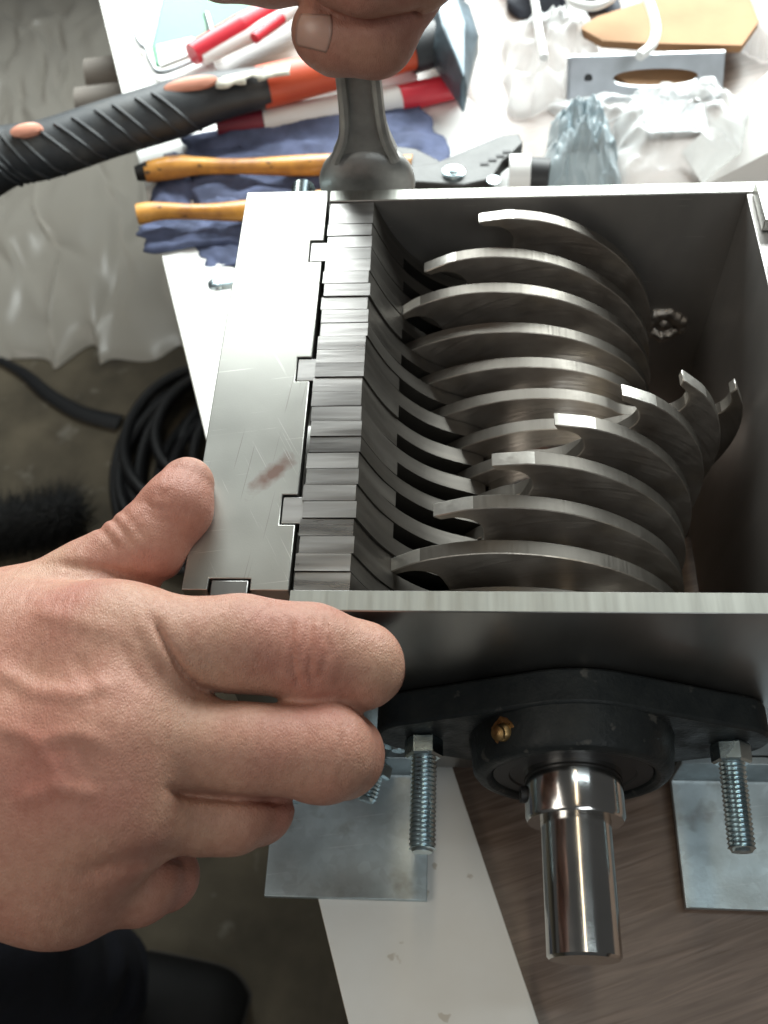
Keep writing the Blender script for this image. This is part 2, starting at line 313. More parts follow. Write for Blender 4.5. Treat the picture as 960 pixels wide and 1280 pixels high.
def cover_material():
    """mill-finish plate with a reddish patch and a few scratches"""
    M = mat('cover_plate_steel', (0.39, 0.388, 0.362), 1.0, 0.40, var=0.07, vscale=45, rvar=0.05, bump=0.03, bscale=1500)
    nt = M.node_tree; N = nt.nodes; L = nt.links; b = N['Principled BSDF']
    base = b.inputs['Base Color'].links[0].from_socket
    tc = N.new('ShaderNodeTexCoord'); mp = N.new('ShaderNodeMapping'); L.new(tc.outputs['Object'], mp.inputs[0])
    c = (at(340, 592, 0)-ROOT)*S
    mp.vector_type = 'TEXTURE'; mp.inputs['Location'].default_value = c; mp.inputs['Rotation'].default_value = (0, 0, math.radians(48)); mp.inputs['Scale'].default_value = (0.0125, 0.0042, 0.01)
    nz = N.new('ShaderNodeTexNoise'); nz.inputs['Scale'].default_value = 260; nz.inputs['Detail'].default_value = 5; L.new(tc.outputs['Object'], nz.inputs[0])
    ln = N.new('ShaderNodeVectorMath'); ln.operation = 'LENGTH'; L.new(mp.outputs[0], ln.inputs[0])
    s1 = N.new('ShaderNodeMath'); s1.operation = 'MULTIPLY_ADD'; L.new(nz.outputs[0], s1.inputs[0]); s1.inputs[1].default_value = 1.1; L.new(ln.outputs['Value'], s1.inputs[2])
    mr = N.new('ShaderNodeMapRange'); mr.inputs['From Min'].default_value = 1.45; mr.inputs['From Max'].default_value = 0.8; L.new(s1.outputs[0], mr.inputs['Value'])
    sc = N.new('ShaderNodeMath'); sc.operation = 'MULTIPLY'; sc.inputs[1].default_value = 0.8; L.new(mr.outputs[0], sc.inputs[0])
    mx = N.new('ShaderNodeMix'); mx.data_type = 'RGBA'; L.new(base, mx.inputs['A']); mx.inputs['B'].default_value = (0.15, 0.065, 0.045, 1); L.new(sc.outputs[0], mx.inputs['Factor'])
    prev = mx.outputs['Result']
    for rot_, sc_, th_, colr in ((8, (10, 900, 1), 0.70, (0.75, 0.74, 0.70)), (-62, (14, 1300, 1), 0.72, (0.70, 0.69, 0.66)), (84, (9, 800, 1), 0.71, (0.22, 0.21, 0.19))):
        m2 = N.new('ShaderNodeMapping'); m2.vector_type = 'TEXTURE'; m2.inputs['Rotation'].default_value = (0, 0, math.radians(rot_)); m2.inputs['Scale'].default_value = (1/sc_[0], 1/sc_[1], 1); L.new(tc.outputs['Object'], m2.inputs[0])
        q2 = N.new('ShaderNodeTexNoise'); q2.inputs['Scale'].default_value = 2.2; q2.inputs['Detail'].default_value = 2; L.new(m2.outputs[0], q2.inputs[0])
        r2 = N.new('ShaderNodeMapRange'); r2.inputs['From Min'].default_value = th_; r2.inputs['From Max'].default_value = th_+0.02; r2.inputs['To Max'].default_value = 0.7; L.new(q2.outputs[0], r2.inputs['Value'])
        x2 = N.new('ShaderNodeMix'); x2.data_type = 'RGBA'; L.new(prev, x2.inputs['A']); x2.inputs['B'].default_value = (*colr, 1); L.new(r2.outputs[0], x2.inputs['Factor']); prev = x2.outputs['Result']
    L.new(prev, b.inputs['Base Color'])
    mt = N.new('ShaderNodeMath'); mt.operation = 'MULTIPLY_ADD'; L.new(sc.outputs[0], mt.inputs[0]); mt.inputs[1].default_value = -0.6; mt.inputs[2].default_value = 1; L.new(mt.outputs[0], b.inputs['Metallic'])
    return M

def skin_material():
    M = mat('skin', (0.56, 0.30, 0.20), 0.0, 0.52, sss=0.12, spec=0.38)
    nt = M.node_tree; N = nt.nodes; L = nt.links; b = N['Principled BSDF']
    tc = N.new('ShaderNodeTexCoord')
    n1 = N.new('ShaderNodeTexNoise'); n1.inputs['Scale'].default_value = 38; n1.inputs['Detail'].default_value = 5; L.new(tc.outputs['Object'], n1.inputs[0])
    cr = N.new('ShaderNodeValToRGB'); e = cr.color_ramp.elements
    e[0].position = 0.32; e[0].color = (0.40, 0.175, 0.130, 1); e[1].position = 0.68; e[1].color = (0.455, 0.27, 0.19, 1)
    L.new(n1.outputs[0], cr.inputs[0])
    n2 = N.new('ShaderNodeTexNoise'); n2.inputs['Scale'].default_value = 420; n2.inputs['Detail'].default_value = 3; L.new(tc.outputs['Object'], n2.inputs[0])
    mx = N.new('ShaderNodeMix'); mx.data_type = 'RGBA'; mx.blend_type = 'MULTIPLY'; mx.inputs['Factor'].default_value = 0.45
    L.new(cr.outputs[0], mx.inputs['A'])
    c2 = N.new('ShaderNodeValToRGB'); f = c2.color_ramp.elements; f[0].position = 0.3; f[0].color = (0.72, 0.6, 0.55, 1); f[1].position = 0.65; f[1].color = (1, 1, 1, 1)
    L.new(n2.outputs[0], c2.inputs[0]); L.new(c2.outputs[0], mx.inputs['B'])
    at_ = N.new('ShaderNodeAttribute'); at_.attribute_name = 'redness'
    am = N.new('ShaderNodeMath'); am.operation = 'MULTIPLY'; L.new(at_.outputs['Fac'], am.inputs[0]); L.new(n1.outputs[0], am.inputs[1])
    m4 = N.new('ShaderNodeMix'); m4.data_type = 'RGBA'; L.new(mx.outputs['Result'], m4.inputs['A']); m4.inputs['B'].default_value = (0.40, 0.11, 0.085, 1); L.new(am.outputs[0], m4.inputs['Factor'])
    L.new(m4.outputs['Result'], b.inputs['Base Color'])
    mp = N.new('ShaderNodeMapping'); mp.inputs['Scale'].default_value = (2.2, 1, 1); L.new(tc.outputs['Object'], mp.inputs[0])
    vo = N.new('ShaderNodeTexVoronoi'); vo.inputs['Scale'].default_value = 900; vo.feature = 'DISTANCE_TO_EDGE'; L.new(mp.outputs[0], vo.inputs['Vector'])
    n3 = N.new('ShaderNodeTexNoise'); n3.inputs['Scale'].default_value = 230; n3.inputs['Detail'].default_value = 6; L.new(mp.outputs[0], n3.inputs['Vector'])
    ma = N.new('ShaderNodeMath'); ma.operation = 'MULTIPLY_ADD'; L.new(n3.outputs[0], ma.inputs[0]); ma.inputs[1].default_value = 1.6; L.new(vo.outputs['Distance'], ma.inputs[2])
    bp = N.new('ShaderNodeBump'); bp.inputs['Strength'].default_value = 0.5; bp.inputs['Distance'].default_value = 0.0005
    L.new(ma.outputs[0], bp.inputs['Height']); L.new(bp.outputs[0], b.inputs['Normal'])
    return M
M_skin = skin_material()

# ------------------------------------------------------------------ setting: floor, work table
ZT = -146.0                                   # table top;  ZW = top of the white strip
ZW = -142.0
fl = MB(); fl.add([(-6000, -4000, -900), (6000, -4000, -900), (6000, 7000, -900), (-6000, 7000, -900)], [(0, 1, 2, 3)])
tag(fl.build('floor', M_floor, None, sharp=None), 'dusty grey brown concrete workshop floor', kind='structure')

tE0 = np.array([-22., -55.]); tE1 = np.array([-224., 549.])        # left edge of the table as seen
td = (tE1-tE0)/np.linalg.norm(tE1-tE0); tn = np.array([td[1], -td[0]])
def tp(s, w): p = tE0+td*s+tn*w; return (p[0], p[1])
table = thing('worktable', (250, 150, -900), 'brown wood laminate workbench under the steel machine', 'table')
MB().prism([tp(-330, 4), tp(-330, 760), tp(1250, 760), tp(1250, 4)], 'z', ZT-18, ZT).build('table_top', M_board, table, bevel=0.6)
for s, w in ((-300, 40), (-300, 720), (1200, 40), (1200, 720)):
    c = tp(s, w); MB().box(c[0]-22, c[0]+22, c[1]-22, c[1]+22, -900, ZT-18.5).build('leg', M_rail, table, bevel=2)
# the twin cross rail that sticks out beyond the left edge
ra = at(112, 102, -185); rb = ra+np.array([260, 40, 0.])
for dz, dy in ((0, 0), (0, -34)):
    MB().tube([(ra[0], ra[1]+dy, ra[2]+dz), (rb[0], rb[1]+dy, rb[2]+dz)], 15.5, 18).build('cross_rail', M_rail, table)
strip = MB(); strip.prism([tp(-330, 0), tp(-330, 64), tp(700, 64), tp(700, 0)], 'z', ZT+0.2, ZW, mi=1, cap=0)
o = solo('white_board', strip, [M_white, M_mdf], (*tp(0, 30), ZT), 'long narrow white laminate board lying along the left table edge', 'board', bevel=0.4)

# ------------------------------------------------------------------ the machine
ROOT = np.array([67.3, 81.0, -142.0])
mc = thing('shredder', ROOT, 'open topped steel shredder box with hooked cutter rotor and protruding shaft', 'shredder')
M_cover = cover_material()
AX, AZ = 67.3, -70.0
MB().box(-17.2, 187, -6.6, 0, -138, 0).box(-44, -17.2, -6.6, 0, -138, -6.2).box(-40.2, -29.4, -6.6, 3.0, -6.2, -0.1).build('front_wall', [M_front], mc, bevel=0.35)
MB().box(-16.9, 187, 162.2, 168, -138, 0).box(-44, -16.9, 162.2, 168, -138, -6.2).build('back_wall', [M_wall], mc, bevel=0.35)
# bright laser-cut top edges of both walls
MB().box(-17.0, 186.8, -6.3, -0.3, -0.02, 0.12).build('cut_edge', M_edge, mc)
MB().box(-16.6, 186.8, 162.5, 167.7, -0.02, 0.12).build('cut_edge', M_edge, mc)
# cover plate with notches for the stator tabs
X0, X1 = -48.5, -17.6
poly = [(X0, -0.2), (-41, -0.2), (-41, 3.6), (-28.8, 3.6), (-28.8, -0.2), (X1, -0.2)]
for a, b in ((21.6, 32.4), (76.2, 86.6), (130.8, 141.6)):
    poly += [(X1, a), (X1-4.8, a), (X1-4.8, b), (X1, b)]
poly += [(X1, 163.5), (X1-0.3, 168.2), (X0, 168.2)]
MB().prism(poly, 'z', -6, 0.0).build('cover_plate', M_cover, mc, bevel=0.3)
MB().box(-48.3, -43, 0, 162, -138, -6.2).build('side_wall', M_wall, mc, bevel=0.3)
tag(bpy.data.objects['cover_plate'], 'mill finish cover plate with a reddish patch')
# right wall, its cover plate with a notch
MB().box(134.6, 140.6, 0.1, 162.1, -138, -0.4).build('side_wall', M_wall, mc, bevel=0.3)
pr = [(141.4, 0), (187, 0), (187, 162), (136.4, 162), (136.4, 142), (141.4, 142), (141.4, 128), (136.6, 128), (136.6, 88), (141.4, 88), (141.4, 76), (136.6, 76), (136.6, 40), (141.4, 40)]
MB().prism(pr, 'z', 0.1, 5.0).build('cover_plate', M_sheet, mc, bevel=0.3)

# stators: 27 plates of 6 mm, alternately long (an arm that combs the rotor) and short
face = [(0, 0), (1.2, -3.2), (3, -8), (6.2, -15.4), (11.0, -23.6)]
arm = spline(face+[(17, -30.6), (22, -34.8), (28, -38.4), (35.0, -41.6), (39.2, -43.9)], 3)
longp = [tuple(p) for p in arm]+[(AX+37.0*math.cos(math.radians(a)), AZ+37.0*math.sin(math.radians(a))) for a in range(137, 229, 6)]
longp += [(20, -112), (4, -134), (-16, -134)]
shortp = [tuple(p) for p in spline(face[:4]+[(10.2, -22.2)], 3)]
shortp += [(AX+76*math.cos(math.radians(a)), AZ+76*math.sin(math.radians(a))) for a in range(142, 216, 6)]+[(-2, -134), (-16, -134)]
zt = {True: None, False: None}
def stator_mesh(poly, top):
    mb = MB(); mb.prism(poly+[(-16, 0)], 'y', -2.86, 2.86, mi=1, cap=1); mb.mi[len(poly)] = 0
    return mb
me_long = stator_mesh(longp, 0).mesh('stator_plate', (0, 0, 0)); me_short = stator_mesh(shortp, 0).mesh('stator_plate', (0, 0, 0))
for k in range(27):
    me = me_long if k % 2 == 0 else me_short
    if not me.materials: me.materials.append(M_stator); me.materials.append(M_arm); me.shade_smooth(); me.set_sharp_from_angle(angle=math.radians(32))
    o = bpy.data.objects.new('stator_plate', me); col.objects.link(o); o.parent = mc
    o.location = Vector((random.uniform(-0.5, 0.4)-ROOT[0], 6*k+3-ROOT[1]+random.uniform(-0.05, 0.05), random.uniform(-0.55, 0.05)-ROOT[2]))*S
    o.rotation_euler = (0, random.uniform(-0.008, 0.004), 0)
for yc in (27, 81.4, 136.2):                  # tabs that lock the stators to the cover plate
    MB().box(-22.0, -15.6, yc-4.6, yc+4.6, -6, -0.5).build('locking_tab', M_stator, mc, bevel=0.2)

# rotor
rot = MB().lathe([(0, 11.0), (12, 11.0), (12.05, 36.0)]+[(12.05+6*k+d, r) for k in range(26) for d, r in ((0, 36.0), (5.9, 36.0))][1:]+[(170, 36.0), (170.05, 11.0), (190, 11.0)], (AX, -4.0-6.2, AZ), (0, 1, 0), 96)
rot.v = [v for v in rot.v]
rotor = MB().lathe([(0, 10.2), (0.8, 11.0), (95, 11.0), (96, 36.0), (243, 36.0), (244, 11.0), (262, 11.0)], (AX, -84.6, AZ), (0, 1, 0), 96).build('rotor_shaft', M_shaft, mc, sharp=30)
lobe_fine = [(0, 75.0)]+[(d, 39.4+35.6*math.exp(-(d/58.0)**1.5)) for d in [1, 8]+list(range(10, 134, 3))]   # spiral back of a hook
gull = [(20, 39.6), (12, 41.2), (4, 46), (-3, 52), (-7, 58.5), (-8.2, 63), (-7.2, 67.2), (-4.6, 70.6), (-0.9, 72.3)]
gull_f = spline(gull, 3)
def disc_mesh(hooks):
    """hooks: angles (deg, counter-clockwise); outline runs clockwise"""
    pts = []
    tips = []; hs = sorted(hooks, reverse=True)
    for i, h in enumerate(hs):
        nxt = hs[(i+1) % len(hs)]-(360 if i == len(hs)-1 else 0)
        i0 = len(pts)+len(gull_f)-8; tips += list(range(i0, len(pts)+len(gull_f)+3))
        for g, r in gull_f: pts.append((h+g, r))
        for d, r in lobe_fine: pts.append((h-d, r))
        span = h-nxt
        for d in range(136, int(span-24), 7): pts.append((h-d, 39.6))
    xy = [(r*math.cos(math.radians(a)), r*math.sin(math.radians(a))) for a, r in pts]
    mb = MB(); mb.prism(xy, 'y', -2.45, 2.45, mi=1, cap=0)
    for i in tips: mb.mi[i] = 2
    me = mb.mesh('cutter_disc', (0, 0, 0)); me.materials.append(M_disc); me.materials.append(M_rim); me.materials.append(M_tip)
    me.shade_smooth(); me.set_sharp_from_angle(angle=math.radians(30)); return me
dm2 = disc_mesh([0, 159]); dm1 = disc_mesh([0])
for Y, A, two in ((6, 160, 1), (18, 142, 1), (30, 126.5, 1), (42, 111, 1), (54, 96, 1), (66, 79.5, 1), (78, 62, 1), (90, 39, 1),
                  (102, 182, 0), (114, 164, 0), (126, 144, 0), (138, 131, 0), (150, 113, 0)):
    o = bpy.data.objects.new('cutter_disc', dm2 if two else dm1); col.objects.link(o); o.parent = rotor
    o.location = Vector((AX-ROOT[0], Y+2.65-ROOT[1], AZ-ROOT[2]))*S; o.rotation_euler = (0, -math.radians(A), 0)
    b = o.modifiers.new('bevel', 'BEVEL'); b.width = 0.28*S; b.segments = 1; b.limit_method = 'ANGLE'; b.angle_limit = math.radians(50)

# bearing housing: rhomboid flange, boss, insert, collar, nipple
def flange_outline():
    pts = []
    r0, r1, cx = 34.0, 14.0, 49.6
    a0 = math.acos((r0-r1)/cx)
    for a in np.linspace(a0, math.pi-a0, 25): pts.append((AX+r0*math.cos(a), AZ+r0*math.sin(a)))
    for a in np.linspace(math.pi-a0, math.pi+a0, 17): pts.append((AX-cx+r1*math.cos(a), AZ+r1*math.sin(a)))
    for a in np.linspace(math.pi+a0, 2*math.pi-a0, 25): pts.append((AX+r0*math.cos(a), AZ+r0*math.sin(a)))
    for a in np.linspace(-a0, a0, 17): pts.append((AX+cx+r1*math.cos(a), AZ+r1*math.sin(a)))
    return pts
hous = MB().prism(flange_outline(), 'y', -18.5, -6.9)
hous.lathe([(10.5, 33.4), (13, 32.9), (22.5, 31.8), (24.8, 30.0), (25.0, 26.4), (22, 25.6), (21.8, 10)], (AX, -6.5, AZ), (0, -1, 0), 72)
hb = hous.build('bearing_housing', M_cast, mc, bevel=1.1, sharp=40)
MB().lathe([(0, 25.2), (0.6, 25.5), (1.0, 25.3), (1.2, 20.5), (0.6, 20.0), (0.6, 14)], (AX, -28.8, AZ), (0, -1, 0), 64).build('bearing_insert', M_rubber, hb)
MB().lathe([(0, 15.4), (0, 15.6), (15.5, 15.6), (16.6, 14.9), (16.6, 11.05)], (AX, -28.4, AZ), (0, -1, 0), 64, close=True).build('locking_collar', M_shaft, hb)
MB().lathe([(0, 2.6), (2.2, 2.6), (2.3, 1.4), (1.2, 1.3)], (AX-14.8, -37, AZ+1.5), (-1, 0, 0.1), 14).build('set_screw', M_rubber, hb)
nd = Vector((-0.55, -0.35, 0.75)).normalized()
nb = Vector((45.5, -23.5, -48.5))
nip = MB().lathe([(-2, 4.2), (2.0, 4.2), (2.0, 3.0), (3.2, 2.6), (4.0, 1.7), (4.9, 2.4), (5.8, 2.2), (6.3, 1.2)], nb, nd, 18)
nip.lathe([(-3, 5.0), (1.2, 5.0)], nb, nd, 6)
nip.build('grease_nipple', M_brass, hb, sharp=40)

def bolt(x, y, z, length, r=4.3, nut_h=6.6, ax=(0, -1, 0), nut_r=6.3, tip=True, pitch=1.45, parent=mc, rot=0.3):
    """threaded end coming out of a nut; threads are real rings"""
    prof = [(-8, r)]; t = 0.0
    while t < length-1.2: prof += [(t, r*0.86), (t+pitch*0.5, r)]; t += pitch
    prof += [(length-0.9, r*0.86), (length, r*0.72)]
    b = MB().lathe(prof, (x, y, z), ax, 20).build('bolt', M_zinc, parent, sharp=50)
    A = Vector(ax).normalized(); u = A.orthogonal().normalized(); w = A.cross(u)
    def hexa(rr, t): return [Vector((x, y, z))+A*t+(u*math.cos(rot+k*math.pi/3)+w*math.sin(rot+k*math.pi/3))*rr for k in range(6)]
    n = MB(); rings = [hexa(nut_r-0.6, 0), hexa(nut_r, 0.7), hexa(nut_r, nut_h-0.7), hexa(nut_r-0.9, nut_h)]
    vs = [p for q in rings for p in q]
    fs = [(i*6+k, i*6+(k+1) % 6, i*6+6+(k+1) % 6, i*6+6+k) for i in range(3) for k in range(6)]+[tuple(range(6)), tuple(range(18, 24))]
    n.add(vs, fs).build('nut', M_zinc, b, sharp=20)
    return b
bolt(19.4, -18.6, -70, 36.5)
bolt(118.4, -18.6, -70, 33.8, rot=0.55, ax=(-0.02, -1, -0.06))
bolt(0.5, -12, -116, 15, r=3.8, nut_r=6.4, ax=(-0.25, -1, -0.1), nut_h=5.5, rot=0.1)
bolt(9.5, -8, -97, 6, r=3.4, nut_r=6.4, rot=0.7, nut_h=4.5)
bolt(-30.5, -10, -122, 16, r=3.8, nut_r=7.0, rot=0.2)
bolt(-29.5, 168.6, -10.5, 15, r=4.6, ax=(0, 1, 0), nut_r=7.0, nut_h=3)

# angle feet: horizontal leaf on the board, upright leaf on the wall
def foot(x0, x1):
    f = MB().prism([(-6.8, -118), (-9.8, -118), (-9.8, -138.2), (-11.2, -139.0), (-56.5, -139.0), (-56.5, -141.8), (-8.6, -141.8), (-6.8, -140)], 'x', x0, x1)
    return f.build('foot_plate', M_foot, mc, bevel=0.3)
foot(-41.5, 19.4); foot(113.6, 187)

# ------------------------------------------------------------------ spanner
wr = thing('spanner', (-4, 182, -30), 'dark steel combination spanner standing on the bolt behind the box', 'spanner')
hx = [(-11.8, 118), (-11.4, 60), (-10.6, 36), (-11.6, 18), (-16.5, 6), (8.5, 6), (4.8, 18), (3.6, 36), (3.2, 60), (3.4, 118)]
lo = spline(hx[:5], 4); ro = spline(hx[5:], 4)
ol = [tuple(p) for p in lo]+[tuple(p) for p in ro]
MB().prism(ol, 'y', 178.6, 184.6).build('handle', M_chrome, wr, bevel=1.2)
rib_l = [(p[0]+1.1, 176.9, p[1]) for p in lo]; rib_r = [(p[0]-1.1, 176.9, p[1]) for p in ro]
MB().tube(rib_l, 2.0, 8, up=(0, 1, 0)).build('edge_rib', M_chrome, wr); MB().tube(rib_r, 2.0, 8, up=(0, 1, 0)).build('edge_rib', M_chrome, wr)
hd = MB(); NU, NV = 40, 16
vs = []; fs = []
for j in range(NV+1):
    ph = math.pi*j/NV-math.pi/2
    for i in range(NU):
        th = 2*math.pi*i/NU
        vs.append((-4.2+18.6*math.cos(ph)*math.cos(th), 181.5+7.6*math.copysign(abs(math.sin(ph))**0.8, math.sin(ph)), -7.5+17.5*math.cos(ph)*math.sin(th)))
fs = [(j*NU+i, j*NU+(i+1) % NU, (j+1)*NU+(i+1) % NU, (j+1)*NU+i) for j in range(NV) for i in range(NU)]
hd.add(vs, fs).build('ring_end', M_chrome, wr, sharp=60)

# ------------------------------------------------------------------ hands (one implicit surface each)
def smin(a, b, k):
    h = np.clip(0.5+0.5*(b-a)/k, 0, 1); return b*(1-h)+a*h-k*h*(1-h)
def sdf_mesh(name, caps, lo, hi, res, grooves=(), lines=()):
    """caps: (a, b, ra, rb, k). Smooth union of round cones, polygonised with surface nets."""
    lo = np.array(lo, float); hi = np.array(hi, float); n = np.ceil((hi-lo)/res).astype(int)+1
    ax = [np.float32(lo[i]+res*np.arange(n[i])) for i in range(3)]
    X, Y, Z = np.meshgrid(*ax, indexing='ij'); D = np.full(X.shape, 60, np.float32)
    for a, b, ra, rb, k in caps:
        a = np.array(a, np.float32); b = np.array(b, np.float32); m0 = np.minimum(a-ra, b-rb)-24; m1 = np.maximum(a+ra, b+rb)+24
        i0 = np.clip(np.floor((m0-lo)/res).astype(int), 0, n-1); i1 = np.clip(np.ceil((m1-lo)/res).astype(int)+1, 1, n)
        if np.any(i1 <= i0): continue
        sl = tuple(slice(i0[i], i1[i]) for i in range(3))
        px, py, pz = X[sl]-a[0], Y[sl]-a[1], Z[sl]-a[2]; d = b-a; L2 = float(d@d)+1e-6
        t = np.clip((px*d[0]+py*d[1]+pz*d[2])/L2, 0, 1)
        dist = np.sqrt((px-t*d[0])**2+(py-t*d[1])**2+(pz-t*d[2])**2)-(ra+(rb-ra)*t)
        D[sl] = smin(D[sl], dist, k)
    for c, nrm, w, amp, R in grooves:          # crease: slab across the finger, limited to a sphere
        c = np.array(c); nrm = np.array(nrm, float); nrm /= np.linalg.norm(nrm)
        i0 = np.clip(np.floor((c-R-lo)/res).astype(int), 0, n-1); i1 = np.clip(np.ceil((c+R-lo)/res).astype(int)+1, 1, n)
        sl = tuple(slice(i0[i], i1[i]) for i in range(3))
        px, py, pz = X[sl]-c[0], Y[sl]-c[1], Z[sl]-c[2]
        s = px*nrm[0]+py*nrm[1]+pz*nrm[2]; r2 = px*px+py*py+pz*pz
        wob = 0.5*np.sin(px*0.7+py*0.9+pz*0.5+c[0])
        D[sl] += amp*np.exp(-((s+wob)/w)**2)*np.clip(1-r2/(R*R), 0, 1)
    for pl, wpx, amp, dz in lines:              # creases and veins drawn along a polyline on the side facing the camera
        P = np.array(pl, float)
        near = np.argwhere(np.abs(D) < 4.0)
        W_ = lo+near*res; q = (W_-CC) @ CR.T; u = 480+CF*q[:, 0]/q[:, 2]; v = 640+CF*q[:, 1]/q[:, 2]
        ok = (u > P[:, 0].min()-25) & (u < P[:, 0].max()+25) & (v > P[:, 1].min()-25) & (v < P[:, 1].max()+25) & (W_[:, 2] > dz)
        near = near[ok]; u = u[ok]; v = v[ok]; best = np.full(len(u), 1e9); tt = np.zeros(len(u)); m_ = len(P)-1
        for i in range(m_):
            d = P[i+1]-P[i]; t = np.clip(((u-P[i, 0])*d[0]+(v-P[i, 1])*d[1])/(d@d), 0, 1)
            e = np.hypot(u-P[i, 0]-t*d[0], v-P[i, 1]-t*d[1]); c = e < best; best[c] = e[c]; tt[c] = ((i+t)/m_)[c]
        fade = np.clip(np.minimum(tt, 1-tt)*6+0.15, 0, 1)
        D[near[:, 0], near[:, 1], near[:, 2]] += (amp*np.exp(-(best/wpx)**2)*fade).astype(np.float32)
    ins = D < 0
    sh = tuple(k-1 for k in n); cnt = np.zeros(sh, np.int32); acc = np.zeros(sh+(3,), np.float32)
    corners = [(i, j, k) for i in (0, 1) for j in (0, 1) for k in (0, 1)]
    def sub(A, c): return A[c[0]:c[0]+sh[0], c[1]:c[1]+sh[1], c[2]:c[2]+sh[2]]
    for c in corners:
        for axn in range(3):
            if c[axn]: continue
            c2 = list(c); c2[axn] = 1
            a, b = sub(D, c), sub(D, c2); cr = (a < 0) != (b < 0)
            t = np.where(cr, a/(a-b+1e-12), 0)
            for q in range(3): acc[..., q] += np.where(cr, c[q]+(t if q == axn else 0), 0)
            cnt += cr
    act = cnt > 0; idx = np.full(sh, -1, np.int64); idx[act] = np.arange(act.sum())
    P = np.argwhere(act)+acc[act]/cnt[act][:, None]; V = lo+P*res
    F = []
    for axn in range(3):
        o1, o2 = [(1, 2), (2, 0), (0, 1)][axn]
        s0 = [slice(1, sh[i]) for i in range(3)]; s0[axn] = slice(0, sh[axn]); s1 = list(s0); s1[axn] = slice(1, sh[axn]+1)
        a = ins[tuple(s0)]; b = ins[tuple(s1)]
        for flip, ee in ((0, a & ~b), (1, ~a & b)):
            e = np.argwhere(ee); off = np.array([s.start for s in s0]); e = e+off
            d1 = np.zeros(3, int); d1[o1] = 1; d2 = np.zeros(3, int); d2[o2] = 1
            q = [idx[tuple((e-x).T)] for x in (0*d1, d1, d1+d2, d2)]
            if not flip: q = q[::-1]
            F.append(np.stack(q, 1))
    F = np.concatenate(F); F = F[(F >= 0).all(1)]
    return V, F
def hand_object(name, V, F, parent, base, iters=2):
    me = bpy.data.meshes.new(name); me.from_pydata([tuple((v-base)*S) for v in V], [], [tuple(f) for f in F.tolist()])
    red_ = me.attributes.new('redness', 'FLOAT', 'POINT'); acc = np.zeros(len(V))
    for c, r_, k_ in RED: acc = np.maximum(acc, k_*np.exp(-((V-c)**2).sum(1)/(r_*r_)))
    red_.data.foreach_set('value', acc.astype(np.float32))
    bm = bmesh.new(); bm.from_mesh(me)
    for _ in range(iters): bmesh.ops.smooth_vert(bm, verts=bm.verts, factor=0.5, use_axis_x=True, use_axis_y=True, use_axis_z=True)
    bmesh.ops.recalc_face_normals(bm, faces=bm.faces); bm.to_mesh(me); bm.free()
    return link(name, me, M_skin, parent, sharp=None), me

# weld tack on the back wall: overlapping beads round a plug
cw = np.array([117.4, 162.4, -67.8]); caps = [(cw+np.array([0, 1.5, 0]), cw+np.array([0, 1.6, 0]), 4.2, 4.2, 1)]
for k in range(17):
    a = k/17*2*math.pi+0.3; rr = 7.2+random.uniform(-0.9, 0.9); p = cw+np.array([rr*math.cos(a), random.uniform(-0.6, 0.8), rr*0.85*math.sin(a)])
    q = p+np.array([random.uniform(-1, 1), 0, random.uniform(-1, 1)]); caps.append((p, q, random.uniform(2.1, 3.2), random.uniform(1.6, 2.6), 1.1))
V, F = sdf_mesh('w', caps, cw-13, cw+13, 0.5)
me = bpy.data.meshes.new('weld_bead'); me.from_pydata([tuple((v-ROOT)*S) for v in V], [], [tuple(f) for f in F.tolist()])
bm = bmesh.new(); bm.from_mesh(me); bmesh.ops.recalc_face_normals(bm, faces=bm.faces); bm.to_mesh(me); bm.free()
link('weld_bead', me, M_weld, mc, sharp=None)

def J(u, v, Z, rpx):                         # joint seen at a pixel, at height Z, with a radius in pixels -> mm
    p = at(u, v, Z); dep = float((p-CC)@CR[2]); return p, rpx*dep/CF
def chain(js, k):
    return [(js[i][0], js[i+1][0], js[i][1], js[i+1][1], k) for i in range(len(js)-1)]
PB = np.array([-235., -60., -900.])
person = thing('person', PB, 'person in dark navy workwear with bare hands gripping the box corner and the spanner', 'person')

idx = [J(205, 812, 12, 66), J(300, 808, 8, 64), J(388, 819, 2, 64), J(450, 832, -4, 54), J(460, 836, -12, 47)]
mid = [J(205, 928, 6, 60), J(310, 936, 2, 58), J(405, 941, -4, 61), J(426, 944, -14, 53), J(423, 940, -34, 44)]
rng = [J(200, 1018, -4, 56), J(290, 1016, -10, 50), J(322, 1010, -18, 44), J(318, 1000, -36, 38)]
pin = [J(95, 1092, -10, 74), J(170, 1100, -18, 54), J(205, 1095, -28, 42), J(205, 1080, -46, 34)]
thb = [J(20, 800, -6, 85), J(112, 738, -3, 62), J(180, 684, 2, 50), J(221, 634, 5, 44), J(234, 605, 5, 34)]
wr0 = J(-260, 945, -4, 150); wr1 = J(-520, 950, -6, 170)
caps = []
for (c, r), rr in ((idx[0], 72), (mid[0], 64), (rng[0], 60), (pin[0], 60)):
    pass
K = [J(150, 818, 8, 80), J(140, 925, 10, 74), J(130, 1010, 4, 74), J(70, 1088, -6, 80)]
W = [J(-150, 850, 0, 100), J(-150, 920, 6, 100), J(-150, 990, 4, 100), J(-150, 1040, -2, 96)]
for a, b in zip(W, K): caps.append((a[0], b[0], a[1], b[1], 12))
for i in range(3): caps.append((K[i][0], K[i+1][0], K[i][1]*0.95, K[i+1][1]*0.95, 12))
caps.append((wr0[0], W[1][0], wr0[1], W[1][1], 16)); caps.append((wr0[0], W[2][0], wr0[1], W[2][1], 16))
caps.append((wr1[0], wr0[0], wr1[1], wr0[1], 16))
caps.append((W[0][0], thb[0][0], 20, thb[0][1], 14)); caps.append((thb[0][0], K[0][0], thb[0][1]*0.8, K[0][1]*0.8, 12))
caps += chain(thb, 3)
